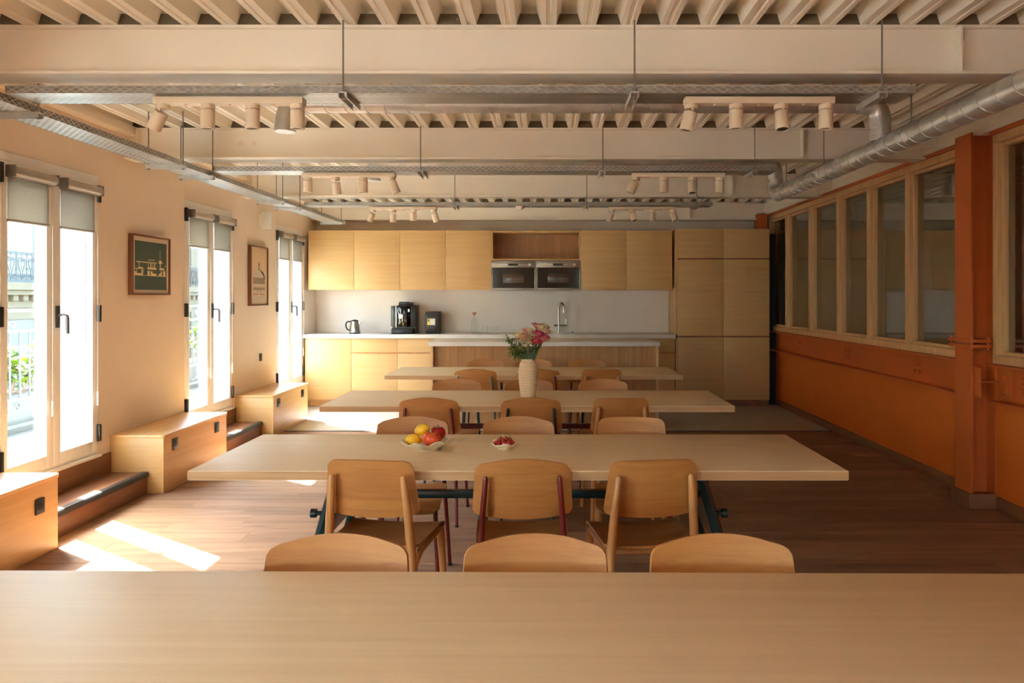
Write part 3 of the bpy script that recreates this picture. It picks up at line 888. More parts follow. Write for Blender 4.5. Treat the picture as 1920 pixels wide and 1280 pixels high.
# ------------------------------------------------------------------ wall fittings
t = thing('wall_socket', (XL + 0.01, 8.42, 0.73), 'small black socket on the wall below the tall picture', 'socket')
s = part('plate', B(XL + 0.0005, XL + 0.011, 8.385, 8.455, 0.73, 0.815), M['black'], t, 0.003)
part('socket_ring', MB().cyl((XL + 0.011, 8.42, 0.772), (XL + 0.014, 8.42, 0.772), 0.02, n=18), M['blackp'], s)
t = thing('wall_lamp', (XL + 0.06, 8.42, 2.22), 'white box wall lamp above the tall picture', 'lamp')
poly = [(XL + 0.03, 8.355), (XL + 0.03, 8.485)] + [(XL + 0.06 + 0.065 * math.cos(a), 8.42 + 0.065 * math.sin(a)) for a in [R(q) for q in range(80, -81, -16)]]
m = MB().prism(poly, 'z', 2.222, 2.402)
part('shade', m, M['masonry'], t, 0.003)
part('wall_plate', B(XL + 0.0005, XL + 0.032, 8.37, 8.47, 2.25, 2.38), M['white'], t, 0.003)

def picture(y0, y1, z0, z1, label, border):
    t = thing('picture', (XL + 0.02, (y0 + y1) / 2, z0), label, 'picture', 'framed prints on the window wall')
    d = XL + 0.038; w_ = 0.014
    f = MB().box(XL + 0.001, d, y0, y0 + w_, z0, z1).box(XL + 0.001, d, y1 - w_, y1, z0, z1)
    f.box(XL + 0.001, d, y0 + w_, y1 - w_, z0, z0 + w_).box(XL + 0.001, d, y0 + w_, y1 - w_, z1 - w_, z1)
    part('frame', f, M['walnut'], t, 0.001)
    mo = part('mount', B(XL + 0.004, XL + 0.024, y0 + w_, y1 - w_, z0 + w_, z1 - w_), M['mount'] if border else M['tan_print'], t)
    return t, mo, y0 + w_, y1 - w_, z0 + w_, z1 - w_
# green print of a stepped house
t, mo, a, b, c, d = picture(5.76, 6.34, 1.468, 1.945, 'framed green print of a pale stepped building', True)
x = XL + 0.0245
pa, pb, pc, pd = a + 0.035, b - 0.03, c + 0.028, d - 0.035
part('print', B(x, x + 0.0006, pa, pb, pc, pd), M['teal_print'], mo)
W_, H_ = pb - pa, pd - pc
m = MB(); xx = x + 0.0006
def q(u0, u1, v0, v1): m.box(xx, xx + 0.0005, pa + u0 * W_, pa + u1 * W_, pc + v0 * H_, pc + v1 * H_)
q(0.0, 0.98, 0.29, 0.302)
q(0.0, 0.24, 0.302, 0.34); q(0.0, 0.05, 0.34, 0.37); q(0.20, 0.25, 0.34, 0.41); q(0.0, 0.28, 0.425, 0.44); q(0.045, 0.06, 0.34, 0.425)
q(0.10, 0.24, 0.44, 0.465); q(0.125, 0.14, 0.465, 0.56); q(0.05, 0.68, 0.56, 0.58); q(0.40, 0.62, 0.615, 0.63)
q(0.38, 0.66, 0.425, 0.47); q(0.40, 0.415, 0.47, 0.56); q(0.47, 0.50, 0.47, 0.56); q(0.53, 0.545, 0.47, 0.56); q(0.59, 0.62, 0.47, 0.56)
q(0.38, 0.45, 0.302, 0.40); q(0.48, 0.54, 0.302, 0.39); q(0.54, 0.66, 0.302, 0.345)
q(0.76, 0.92, 0.425, 0.47); q(0.775, 0.80, 0.47, 0.56); q(0.74, 0.84, 0.56, 0.625); q(0.775, 0.785, 0.625, 0.86); q(0.84, 0.90, 0.57, 0.58)
q(0.74, 0.84, 0.302, 0.35); q(0.80, 0.84, 0.35, 0.40); q(0.88, 0.96, 0.302, 0.41); q(0.93, 0.98, 0.51, 0.525)
part('printed_house', m, M['cream_print'], mo, smooth=False)
# tall tan print of a dome
t, mo, a, b, c, d = picture(8.07, 8.57, 1.355, 2.015, 'tall framed tan print of a domed building', False)
W_, H_ = b - a, d - c; pa, pc = a, c
dome = [(0.5 + 0.36 * math.cos(an), 0.47 + 0.135 * math.sin(an)) for an in [R(k_) for k_ in range(0, 181, 12)]]
def flat(polys, mt, nm):
    m = MB()
    for p in polys:
        m.prism([(pa + u * W_, pc + v * H_) for u, v in p], 'x', x + 0.0002, x + 0.0012)
    part(nm, m, M[mt], mo, smooth=False)
def rc(u0, u1, v0, v1): return [(u0, v0), (u1, v0), (u1, v1), (u0, v1)]
flat([dome], 'pale_print', 'printed_dome')
flat([[(0.5, 0.605), (0.56, 0.60), (0.70, 0.575), (0.80, 0.53), (0.86, 0.47), (0.78, 0.47), (0.74, 0.52), (0.62, 0.57)], [(0.44, 0.69), (0.56, 0.69), (0.53, 0.72), (0.5, 0.755), (0.47, 0.72)]], 'brown_print', 'printed_shade')
flat([rc(0.46, 0.54, 0.605, 0.69), rc(0.14, 0.86, 0.36, 0.462), rc(0.14, 0.86, 0.25, 0.30)], 'grey_print', 'printed_storey')
flat([rc(0.14, 0.86, 0.305, 0.352), rc(0.14, 0.86, 0.19, 0.245), rc(0.10, 0.90, 0.03, 0.15)], 'pale_print', 'printed_base')
flat([rc(0.12, 0.88, 0.463, 0.469), rc(0.15, 0.44, 0.172, 0.186), rc(0.52, 0.85, 0.172, 0.186), rc(0.40, 0.44, 0.20, 0.25), rc(0.56, 0.60, 0.20, 0.25)], 'brown_print', 'printed_line')

# ------------------------------------------------------------------ kitchen
KF = 9.87          # base fronts
KW = 9.95          # wall unit fronts
def slab(x0, x1, y, z0, z1): return B(x0 + 0.0015, x1 - 0.0015, y, y + 0.019, z0, z1)
WORDS = ['first', 'second', 'third', 'fourth', 'fifth', 'sixth', 'seventh', 'eighth']
# base units
bx0, bw = -3.195, 0.6115
for i in range(8):
    x0, x1 = bx0 + i * bw, bx0 + (i + 1) * bw
    tail = {0: 'plain oak base cabinet without drawer, beside the last window', 1: 'oak base cabinet with drawer, second from the window wall',
            2: 'oak base cabinet with drawer, below the coffee machine', 7: 'oak base cabinet with drawer, showing between island and tall cabinets'}.get(
            i, 'oak base cabinet behind the island, %s from the window wall' % WORDS[i])
    t = thing('base_cabinet', ((x0 + x1) / 2, KF + 0.25, 0), tail, 'cabinet', 'oak base cabinets along the kitchen wall')
    part('body', B(x0 + 0.001, x1 - 0.001, KF + 0.021, YB - 0.002, 0.09, 0.904), M['oakcab'], t)
    part('plinth', B(x0, x1, KF + 0.05, KF + 0.068, 0.004, 0.088), M['oakframe'], t)
    if i == 0:
        part('door', slab(x0, x1, KF, 0.092, 0.892), M['oakcab'], t, 0.0012)
    else:
        part('drawer', slab(x0, x1, KF, 0.722, 0.892), M['oakcab'], t, 0.0012)
        part('grip_rail', B(x0, x1, KF + 0.012, KF + 0.02, 0.70, 0.722), M['oakleg'], t)
        part('door', slab(x0, x1, KF, 0.092, 0.702), M['oakcab'], t, 0.0012)
bx1 = bx0 + 8 * bw
solo('kitchen_worktop', B(XL + 0.002, bx1 + 0.005, KF - 0.022, YB - 0.016, 0.905, 0.955), M['stone'], 'long pale grey worktop along the kitchen wall', 'worktop', bev=0.003)
sp = thing('splashback', (-0.8, YB - 0.008, 0.956), 'pale grey splashback panel behind the worktop', 'splashback')
part('panel', B(XL + 0.014, bx1 + 0.005, YB - 0.014, YB - 0.0005, 0.9555, 1.545), M['splash'], sp)
part('side_return', B(XL + 0.0005, XL + 0.013, KF + 0.03, YB - 0.001, 0.9555, 1.545), M['splash'], sp)
# wall units
def wall_unit(x0, x1, label):
    t = thing('wall_cabinet', ((x0 + x1) / 2, KW + 0.23, 1.545), label, 'cabinet', 'oak wall cabinets over the worktop')
    part('body', B(x0 + 0.001, x1 - 0.001, KW + 0.021, YB - 0.002, 1.555, 2.335), M['oakcab'], t)
    part('door', slab(x0, x1, KW, 1.545, 2.338), M['oakcab'], t, 0.0012)
wx0, ww = -3.178, 0.610
for i in range(4):
    wall_unit(wx0 + i * ww, wx0 + (i + 1) * ww, 'oak wall cabinet, %s from the window wall' % WORDS[i])
xa = wx0 + 4 * ww          # -0.738
xb = 0.455
t = thing('open_niche', ((xa + xb) / 2, KW + 0.2, 1.94), 'open oak niche above the two built-in microwaves', 'shelf')
part('back_panel', B(xa + 0.02, xb - 0.02, YB - 0.08, YB - 0.062, 1.958, 2.312), M['oakcabv'], t)
part('top_board', B(xa + 0.001, xb - 0.001, KW + 0.004, YB - 0.002, 2.312, 2.33), M['oakcab'], t)
part('shelf_board', B(xa + 0.001, xb - 0.001, KW + 0.004, YB - 0.002, 1.940, 1.958), M['oakcab'], t)
part('side_board', B(xa + 0.001, xa + 0.019, KW + 0.004, YB - 0.002, 1.958, 2.312), M['oakcab'], t)
part('side_board', B(xb - 0.019, xb - 0.001, KW + 0.004, YB - 0.002, 1.958, 2.312), M['oakcab'], t)
for i in range(2):
    x0 = xa + i * (xb - xa) / 2 + 0.001; x1 = xa + (i + 1) * (xb - xa) / 2 - 0.002
    wv = x1 - x0
    t = thing('microwave', ((x0 + x1) / 2, KW + 0.2, 1.545), ['left one of the two built-in steel microwaves', 'right one of the two built-in steel microwaves'][i], 'microwave', 'built-in microwaves')
    part('housing', B(x0 + 0.004, x1 - 0.004, KW + 0.02, YB - 0.03, 1.55, 1.935), M['blackp'], t)
    cp = part('control_panel', B(x0, x1, KW - 0.006, KW + 0.018, 1.843, 1.936), M['steel'], t, 0.002)
    part('display', B(x0 + wv * 0.385, x0 + wv * 0.60, KW - 0.008, KW - 0.0055, 1.866, 1.896), M['display'], cp)
    part('knob', MB().cyl((x0 + wv * 0.86, KW - 0.018, 1.881), (x0 + wv * 0.86, KW - 0.006, 1.881), 0.019, n=20), M['led'], cp)
    for u in (0.31, 0.345, 0.635, 0.68):
        part('button', MB().cyl((x0 + wv * u, KW - 0.009, 1.881), (x0 + wv * u, KW - 0.006, 1.881), 0.0055, n=10), M['led'], cp)
    fr = MB().box(x0, x0 + 0.02, KW - 0.004, KW + 0.018, 1.547, 1.838).box(x1 - 0.02, x1, KW - 0.004, KW + 0.018, 1.547, 1.838).box(x0 + 0.02, x1 - 0.02, KW - 0.004, KW + 0.018, 1.547, 1.570)
    dr = part('door_frame', fr, M['steel'], t, 0.002)
    part('door_glass', B(x0 + 0.02, x1 - 0.02, KW - 0.002, KW + 0.014, 1.570, 1.838), M['ovenglass'], dr)
    part('door_window', B(x0 + wv * 0.26, x0 + wv * 0.735, KW - 0.004, KW - 0.002, 1.635, 1.757), M['ovenwin'], dr, 0.001)
wall_unit(xb, xb + 0.61, 'oak wall cabinet right beside the microwaves')
wall_unit(xb + 0.61, xb + 1.22, 'oak wall cabinet next to the tall cabinets')
# tall units
tx0 = bx1 + 0.010
part_t = thing('end_panel', (tx0 + 0.01, KF + 0.25, 0), 'narrow oak end panel between wall cabinets and tall cabinets', 'panel')
part('board', B(tx0, tx0 + 0.022, KF + 0.01, YB - 0.002, 0.956, 2.35), M['oakframe'], part_t, 0.001)
part('foot_board', B(tx0, tx0 + 0.022, KF + 0.01, YB - 0.002, 0.004, 0.904), M['oakframe'], part_t, 0.001)
tx0 += 0.024
tw = (2.950 - tx0) / 2
for i in range(2):
    x0, x1 = tx0 + i * tw, tx0 + (i + 1) * tw
    t = thing('tall_cabinet', ((x0 + x1) / 2, KF + 0.25, 0), ['tall oak cabinet with three doors, beside the worktop', 'tall oak cabinet with three doors, beside the orange partition'][i], 'cabinet', 'tall oak cabinets')
    part('body', B(x0 + 0.001, x1 - 0.001, KF + 0.021, YB - 0.002, 0.09, 2.35), M['oakcab'], t)
    part('plinth', B(x0, x1, KF + 0.05, KF + 0.068, 0.004, 0.088), M['step'], t)
    for z0, z1 in ((0.09, 0.915), (0.937, 1.945), (1.967, 2.352)):
        part('door', slab(x0, x1, KF + 0.012, z0, z1), M['oakcab'], t, 0.0012)
    for z in (0.915, 1.945):
        part('grip_rail', B(x0 + 0.002, x1 - 0.002, KF + 0.019, KF + 0.0205, z + 0.001, z + 0.021), M['step'], t)

# island
t = thing('kitchen_island', (-0.03, 8.6, 0), 'oak kitchen island with pale worktop, behind the last table', 'island')
part('worktop', B(-1.31, 1.252, 8.25, 8.92, 0.907, 0.955), M['stone'], t, 0.003)
part('front_panel', B(-1.26, 1.215, 8.36, 8.378, 0.004, 0.906), M['oakcabv'], t)
part('end_panel', B(-1.29, -1.26, 8.28, 8.90, 0.004, 0.906), M['oakframe'], t, 0.001)
part('end_panel', B(1.215, 1.243, 8.28, 8.90, 0.004, 0.906), M['oakframe'], t, 0.001)
part('body', B(-1.26, 1.215, 8.38, 8.89, 0.004, 0.905), M['oakcab'], t)

# counter things
ZT = 0.955
def kettle(cx, cy):
    t = thing('kettle', (cx, cy, ZT), 'steel electric kettle with black handle on the worktop', 'kettle')
    part('base', MB().lathe([(0.02, ZT), (0.074, ZT), (0.075, ZT + 0.012), (0.06, ZT + 0.016)], cx, cy), M['blackp'], t)
    part('body', MB().lathe([(0.03, ZT + 0.016), (0.074, ZT + 0.016), (0.075, ZT + 0.03), (0.067, ZT + 0.10), (0.055, ZT + 0.165), (0.05, ZT + 0.168)], cx, cy), M['chrome'], t)
    part('lid', MB().lathe([(0.05, ZT + 0.168), (0.049, ZT + 0.176), (0.03, ZT + 0.187), (0.008, ZT + 0.190), (0.002, ZT + 0.190)], cx, cy), M['blackp'], t)
    part('handle', MB().tube([(cx - 0.05, cy, ZT + 0.162), (cx - 0.09, cy, ZT + 0.163), (cx - 0.115, cy, ZT + 0.148), (cx - 0.122, cy, ZT + 0.115), (cx - 0.114, cy, ZT + 0.075), (cx - 0.092, cy, ZT + 0.05), (cx - 0.072, cy, ZT + 0.046)], 0.010, 10), M['blackp'], t)
    part('spout', MB().prism([(cx + 0.045, ZT + 0.166), (cx + 0.086, ZT + 0.168), (cx + 0.078, ZT + 0.135), (cx + 0.056, ZT + 0.12)], 'y', cy - 0.016, cy + 0.016), M['chrome'], t, 0.004)
kettle(-2.60, 10.12)
def coffee(cx, cy):
    t = thing('coffee_machine', (cx, cy, ZT), 'black bean-to-cup coffee machine on the worktop', 'coffee machine')
    y0 = cy - 0.16
    part('body', B(cx - 0.085, cx + 0.17, y0 + 0.03, cy + 0.13, ZT + 0.10, ZT + 0.385), M['blackp'], t, 0.012)
    part('rear_foot', B(cx - 0.16, cx + 0.165, y0 + 0.08, cy + 0.13, ZT + 0.0, ZT + 0.11), M['blackp'], t, 0.006)
    part('water_tank', B(cx - 0.172, cx - 0.088, y0 + 0.05, cy + 0.12, ZT + 0.10, ZT + 0.375), M['tank'], t, 0.008)
    part('tank_trim', B(cx - 0.105, cx - 0.088, y0 + 0.025, y0 + 0.05, ZT + 0.085, ZT + 0.38), M['chrome'], t, 0.004)
    part('drip_tray', MB().prism([(cx - 0.165, y0 + 0.10), (cx - 0.155, y0 - 0.01), (cx - 0.13, y0 - 0.02), (cx + 0.11, y0 - 0.02), (cx + 0.14, y0 - 0.005), (cx + 0.15, y0 + 0.10)], 'z', ZT + 0.0, ZT + 0.072), M['black'], t, 0.005)
    part('front_shield', MB().prism([(cx - 0.085, y0 + 0.029), (cx - 0.08, y0 + 0.0), (cx + 0.05, y0 - 0.005), (cx + 0.10, y0 + 0.029)], 'z', ZT + 0.10, ZT + 0.37), M['ovenglass'], t, 0.003)
    sp_ = part('coffee_spout', B(cx - 0.05, cx + 0.012, y0 - 0.045, y0 - 0.004, ZT + 0.205, ZT + 0.275), M['chrome'], t, 0.006)
    for dx in (-0.036, -0.004):
        part('nozzle', MB().cyl((cx + dx, y0 - 0.025, ZT + 0.165), (cx + dx, y0 - 0.025, ZT + 0.21), 0.010, n=12), M['chrome'], sp_)
    part('milk_pipe', MB().tube([(cx - 0.045, y0 - 0.02, ZT + 0.26), (cx - 0.06, y0 - 0.02, ZT + 0.30), (cx - 0.064, y0 - 0.008, ZT + 0.335)], 0.006, 8), M['chrome'], t)
    part('dial', MB().cyl((cx + 0.075, y0 + 0.035, ZT + 0.315), (cx + 0.07, y0 + 0.006, ZT + 0.315), 0.020, n=20), M['chrome'], t)
    part('bean_lid', B(cx - 0.072, cx + 0.105, y0 + 0.07, cy + 0.10, ZT + 0.385, ZT + 0.425), M['ovenglass'], t, 0.008)
    part('lid_handle', B(cx - 0.06, cx + 0.07, y0 + 0.055, y0 + 0.07, ZT + 0.39, ZT + 0.432), M['blackp'], t, 0.003)
coffee(-1.925, 10.16)
t = thing('milk_cooler', (-1.545, 10.17, ZT), 'small black box with a sticker beside the coffee machine', 'cooler')
part('body', MB().prism([(-1.64, ZT), (-1.45, ZT), (-1.448, ZT + 0.25), (-1.458, ZT + 0.298), (-1.632, ZT + 0.298), (-1.642, ZT + 0.25)], 'y', 10.06, 10.30), M['black'], t, 0.005)
part('door', B(-1.625, -1.465, 10.05, 10.06, ZT + 0.012, ZT + 0.262), M['blackp'], t, 0.004)
s = part('sticker', B(-1.606, -1.50, 10.0485, 10.0497, ZT + 0.118, ZT + 0.206), M['sticker'], t)
part('sticker_band', B(-1.606, -1.572, 10.0478, 10.0484, ZT + 0.118, ZT + 0.206), M['yellow'], s)
part('sticker_mark', B(-1.598, -1.584, 10.047, 10.0477, ZT + 0.165, ZT + 0.192), M['black'], s)
# bottle and glasses
t = thing('glass_bottle', (-0.985, 10.16, ZT), 'clear glass bottle with cork stopper on the worktop', 'bottle')
part('body', MB().lathe([(0.03, ZT + 0.001), (0.041, ZT + 0.004), (0.041, ZT + 0.175), (0.034, ZT + 0.20), (0.017, ZT + 0.215), (0.016, ZT + 0.262)], -0.985, 10.16, 20), M['bottle'], t)
part('stopper', MB().lathe([(0.012, ZT + 0.245), (0.014, ZT + 0.262), (0.026, ZT + 0.262), (0.027, ZT + 0.285), (0.022, ZT + 0.288)], -0.985, 10.16, 16), M['cork'], t)
for i, (gx, gy) in enumerate(((-0.90, 10.08), (-0.835, 10.18), (-0.775, 10.09), (-0.70, 10.17))):
    solo('drinking_glass', MB().lathe([(0.026, ZT + 0.0005), (0.029, ZT + 0.003), (0.036, ZT + 0.10), (0.0345, ZT + 0.10), (0.028, ZT + 0.008), (0.006, ZT + 0.007)], gx, gy, 20), M['tumbler'],
         'clear drinking glass among those beside the bottle', 'glass', 'drinking glasses beside the bottle')
# sink and tap
t = thing('kitchen_sink', (0.16, 10.12, ZT), 'flush steel sink in the worktop behind the flowers', 'sink')
part('rim', MB().box(-0.12, 0.40, 9.96, 9.975, ZT + 0.0005, ZT + 0.004).box(-0.12, 0.40, 10.235, 10.25, ZT + 0.0005, ZT + 0.004).box(-0.12, -0.105, 9.975, 10.235, ZT + 0.0005, ZT + 0.004).box(0.385, 0.40, 9.975, 10.235, ZT + 0.0005, ZT + 0.004), M['chrome'], t)
part('basin', B(-0.105, 0.385, 9.975, 10.235, ZT + 0.0004, ZT + 0.0015), M['steel'], t)
part('overflow_knob', MB().lathe([(0.012, ZT + 0.004), (0.014, ZT + 0.012), (0.008, ZT + 0.018)], 0.355, 10.24, 14), M['chrome'], t)
t = thing('kitchen_tap', (0.165, 10.30, ZT), 'chrome swan-neck tap behind the sink', 'tap')
tp = [(0.165, 10.30, ZT), (0.165, 10.30, ZT + 0.33)] + [(0.165 + 0.035 * (1 - math.cos(a)) , 10.30 - 0.05 * (1 - math.cos(a)), ZT + 0.33 + 0.085 * math.sin(a)) for a in [R(k_) for k_ in range(20, 181, 20)]] + [(0.235, 10.20, ZT + 0.285)]
part('spout', MB().tube(tp, 0.013, 14), M['chrome'], t)
part('valve_bar', MB().cyl((0.10, 10.30, ZT + 0.105), (0.28, 10.30, ZT + 0.105), 0.012, n=14), M['steel'], t)
part('lever', MB().cyl((0.265, 10.30, ZT + 0.11), (0.268, 10.30, ZT + 0.19), 0.006, n=10), M['chrome'], t)
part('base_ring', MB().lathe([(0.02, ZT + 0.0005), (0.024, ZT + 0.002), (0.024, ZT + 0.012), (0.014, ZT + 0.018)], 0.165, 10.30, 18), M['chrome'], t)

# ------------------------------------------------------------------ tables
TW, TD, TH = 2.675, 0.805, 0.75
def make_table(name_label, col):
    t = thing('dining_table', (0, 0, 0), name_label, 'table', 'long oak dining tables')
    part('tabletop', B(-TW / 2, TW / 2, -TD / 2, TD / 2, TH - 0.039, TH), M['oaktab'], t, 0.0025)
    part('end_lipping', B(-TW / 2 - 0.0008, TW / 2 + 0.0008, -TD / 2 - 0.0008, TD / 2 + 0.0008, TH - 0.036, TH - 0.003), M['oaktabe'], t)
    for s in (-1, 1):
        def P(z, y): return (s * (0.765 + (0.71 - z) * 0.275), y, z)
        fr = part('trestle', MB().tube([P(0.695, -0.30), P(0.695, 0.30)], 0.018, 8), M[col], t)
        for ys in (-1, 1):
            part('leg', MB().tube([P(0.71, ys * 0.27), P(0.012, ys * 0.335)], [0.024, 0.019], 8), M[col], fr)
            part('foot', MB().tube([P(0.012, ys * 0.335), P(0.0, ys * 0.335)], 0.022, 8), M['blackp'], fr)
            z = 0.545
            part('knob', MB().tube([P(z, ys * 0.285), (P(z, 0)[0] + s * 0.055, ys * 0.285, z)], [0.010, 0.010], 10).tube([(P(z, 0)[0] + s * 0.042, ys * 0.285, z), (P(z, 0)[0] + s * 0.064, ys * 0.285, z)], 0.019, 14), M[col], fr)
        m = MB()
        vs = []
        for d in (-0.006, 0.006):
            for z, yy in ((0.60, -0.285), (0.60, 0.285), (0.40, 0.305), (0.40, -0.305)):
                p = P(z, yy); vs.append((p[0] + d, p[1], p[2]))
        m.add(vs, [(0, 1, 2, 3), (7, 6, 5, 4), (0, 4, 5, 1), (1, 5, 6, 2), (2, 6, 7, 3), (3, 7, 4, 0)])
        part('web_plate', m, M[col], fr)
    xs = 0.765 + (0.71 - 0.55) * 0.275
    part('stretcher', B(-xs, xs, -0.02, 0.02, 0.535, 0.570), M[col], t, 0.004)
    return t
TX = -0.116
tabs = [(-0.105, 1.512, 'empty oak table in the foreground, cut by the bottom edge', 'blueblack'),
        (TX, 3.425, 'oak table carrying the fruit bowl, on dark green trestles', 'green'),
        (TX - 0.01, 5.215, 'oak table carrying the flower vase, on dark red trestles', 'red'),
        (TX, 7.09, 'empty oak table nearest the kitchen island', 'blueblack')]
for i, (tx, ty, lb, col) in enumerate(tabs):
    o = make_table(lb, col)
    o.location = (tx, ty, 0.0)
    if i == 0: o.rotation_euler = (0, 0, R(-0.5))

# ------------------------------------------------------------------ chairs
def back_sheet(w_top, w_bot, z0, z1, arc_t, arc_b, r, curve, y0, lean):
    def fn(u, v):
        s = math.sin((u - 0.5) * PI) * 0.55 + (u * 2 - 1) * 0.45
        tt = 0.5 - 0.5 * math.cos(v * PI)
        h = z1 - z0
        hw = (w_bot + (w_top - w_bot) * tt) / 2
        d = min(tt, 1 - tt) * h
        if d < r:
            hw -= r - math.sqrt(max(0.0, r * r - (r - d) ** 2))
        x = s * hw
        zt = z1 - arc_t * s * s
        zb = z0 + arc_b * s * s
        z = zb + tt * (zt - zb)
        y = y0 + curve * (x / (w_bot / 2)) ** 2 - (z - z0) * lean
        n = Vector((-2 * curve * x / (w_bot / 2) ** 2, 1, lean)).normalized()
        return (x, y, z), n
    return MB().sheet(24, 14, fn, 0.0105)
def seat_sheet(w, d, z):
    def fn(u, v):
        tt = 0.5 - 0.5 * math.cos(v * PI) if v < 0.5 else v
        yy = -d / 2 + v * d
        hw = w / 2 * (0.93 + 0.07 * v)
        r = 0.035
        dd = min(v, 1 - v) * d
        if dd < r: hw -= r - math.sqrt(max(0.0, r * r - (r - dd) ** 2))
        s = u * 2 - 1
        x = s * hw
        zz = z - 0.012 * math.sin(v * PI) * (1 - s * s) + 0.006 * s * s
        if v > 0.80:
            k_ = (v - 0.80) / 0.20
            zz -= 0.040 * k_ * k_
        slope = 0.0
        if v > 0.80: slope = 0.080 * (v - 0.80) / 0.20 / (0.20 * d)
        return (x, yy, zz), Vector((0, slope, 1)).normalized()
    return MB().sheet(14, 18, fn, 0.011)

def make_chair(kind, m_leg):
    t = thing('dining_chair', (0, 0, 0), 'chair', 'chair')
    if kind == 'tube':
        part('seat', seat_sheet(0.405, 0.41, 0.452), M['oakchair'], t)
        part('backrest', back_sheet(0.375, 0.405, 0.565, 0.812, 0.022, 0.012, 0.035, 0.034, -0.205, 0.16), M['oakchair'], t)
        for s in (-1, 1):
            part('rear_leg', MB().tube([(s * 0.190, -0.275, 0.004), (s * 0.178, -0.238, 0.26), (s * 0.168, -0.212, 0.445), (s * 0.158, -0.226, 0.60), (s * 0.146, -0.246, 0.735), (s * 0.1455, -0.247, 0.745)], [0.0095, 0.0115, 0.012, 0.0115, 0.0105, 0.006], 12), m_leg, t)
            part('front_leg', MB().tube([(s * 0.195, 0.185, 0.004), (s * 0.172, 0.150, 0.436)], [0.0095, 0.0125], 12), m_leg, t)
            part('side_rail', MB().tube([(s * 0.168, -0.212, 0.428), (s * 0.172, 0.150, 0.430)], 0.0095, 10), m_leg, t)
            part('foot', MB().cyl((s * 0.190, -0.275, 0.0), (s * 0.190, -0.275, 0.012), 0.012, n=10).cyl((s * 0.195, 0.185, 0.0), (s * 0.195, 0.185, 0.012), 0.012, n=10), M['blackp'], t)
        part('cross_rail', MB().tube([(-0.165, -0.16, 0.426), (0.165, -0.16, 0.426)], 0.009, 10), m_leg, t)
    else:
        part('seat', seat_sheet(0.41, 0.41, 0.452), M['oakchair'], t)
        part('backrest', back_sheet(0.345, 0.395, 0.572, 0.808, 0.004, 0.010, 0.034, 0.030, -0.205, 0.16), M['oakchair'], t)
        for s in (-1, 1):
            part('rear_leg', MB().tube([(s * 0.196, -0.290, 0.0), (s * 0.182, -0.25, 0.26), (s * 0.172, -0.220, 0.43), (s * 0.160, -0.232, 0.60), (s * 0.147, -0.250, 0.740), (s * 0.1465, -0.251, 0.752)], [0.010, 0.0165, 0.019, 0.017, 0.013, 0.007], 14), M['oakleg'], t)
            part('front_leg', MB().tube([(s * 0.205, 0.195, 0.0), (s * 0.186, 0.160, 0.40), (s * 0.184, 0.155, 0.436)], [0.0105, 0.0185, 0.019], 14), M['oakleg'], t)
            part('side_rail', MB().tube([(s * 0.180, -0.236, 0.33), (s * 0.176, -0.19, 0.385), (s * 0.178, -0.12, 0.420), (s * 0.184, 0.15, 0.424)], [0.011, 0.014, 0.0145, 0.0145], 10), M['oakleg'], t)
        part('cross_rail', MB().tube([(-0.175, -0.15, 0.420), (0.175, -0.15, 0.420)], 0.012, 10), M['oakleg'], t)
    return t
PROTO = {}
def chair(kind, col, x, y, rot, label, group):
    """y is the depth of the top of the backrest; rot 0 faces away from the camera"""
    key = (kind, col)
    a = R(rot)
    off = 0.243
    loc = (x - off * math.sin(a), y + off * math.cos(a), 0)
    if key not in PROTO:
        o = make_chair(kind, M[col] if col else None)
        PROTO[key] = o
        o.location = loc; o.rotation_euler = (0, 0, a)
        o['label'] = label; o['group'] = group
        return o
    return copy_thing(PROTO[key], loc, a, label, group)
G = 'oak chairs at the long tables'
def legs(c): return {'red': 'dark red', 'teal': 'teal', 'blueblack': 'black', 'grey': 'grey'}.get(c)
rows = [
 # far side of the foreground table
 ('far', 2.03, 'foreground table', [('tube', 'red', -0.560, 180), ('tube', 'grey', -0.030, 180), ('tube', 'blueblack', 0.468, 180)]),
 ('near', 2.955, 'fruit bowl table', [('wood', None, -0.708, -7), ('tube', 'red', -0.095, 2), ('wood', None, 0.428, 7)]),
 ('far', 4.02, 'fruit bowl table', [('tube', 'red', -0.715, 180), ('tube', 'grey', -0.150, 180), ('wood', None, 0.455, 178)]),
 ('near', 4.76, 'flower vase table', [('tube', 'red', -0.757, -2), ('tube', 'blueblack', -0.100, 2), ('wood', None, 0.478, 4)]),
 ('far', 5.86, 'flower vase table', [('tube', 'teal', -0.700, 180), ('tube', 'grey', -0.140, 180), ('tube', 'blueblack', 0.440, 180)]),
 ('near', 6.66, 'table before the island', [('tube', 'grey', -0.640, -3), ('tube', 'red', -0.070, 2), ('wood', None, 0.495, 3)]),
 ('far', 7.73, 'table before the island', [('tube', 'blueblack', -0.630, 180), ('tube', 'grey', -0.135, 180), ('tube', 'red', 0.415, 180)]),
]
for side, y, tab, cs in rows:
    for j, (kind, col, x, rot) in enumerate(cs):
        pos = ['window-side', 'middle', 'partition-side'][j]
        look = 'all-oak flat-topped chair' if kind == 'wood' else 'oak chair with %s legs' % legs(col)
        chair(kind, col, x, y, rot, '%s, %s, %s side of the %s' % (look, pos, side, tab), G)

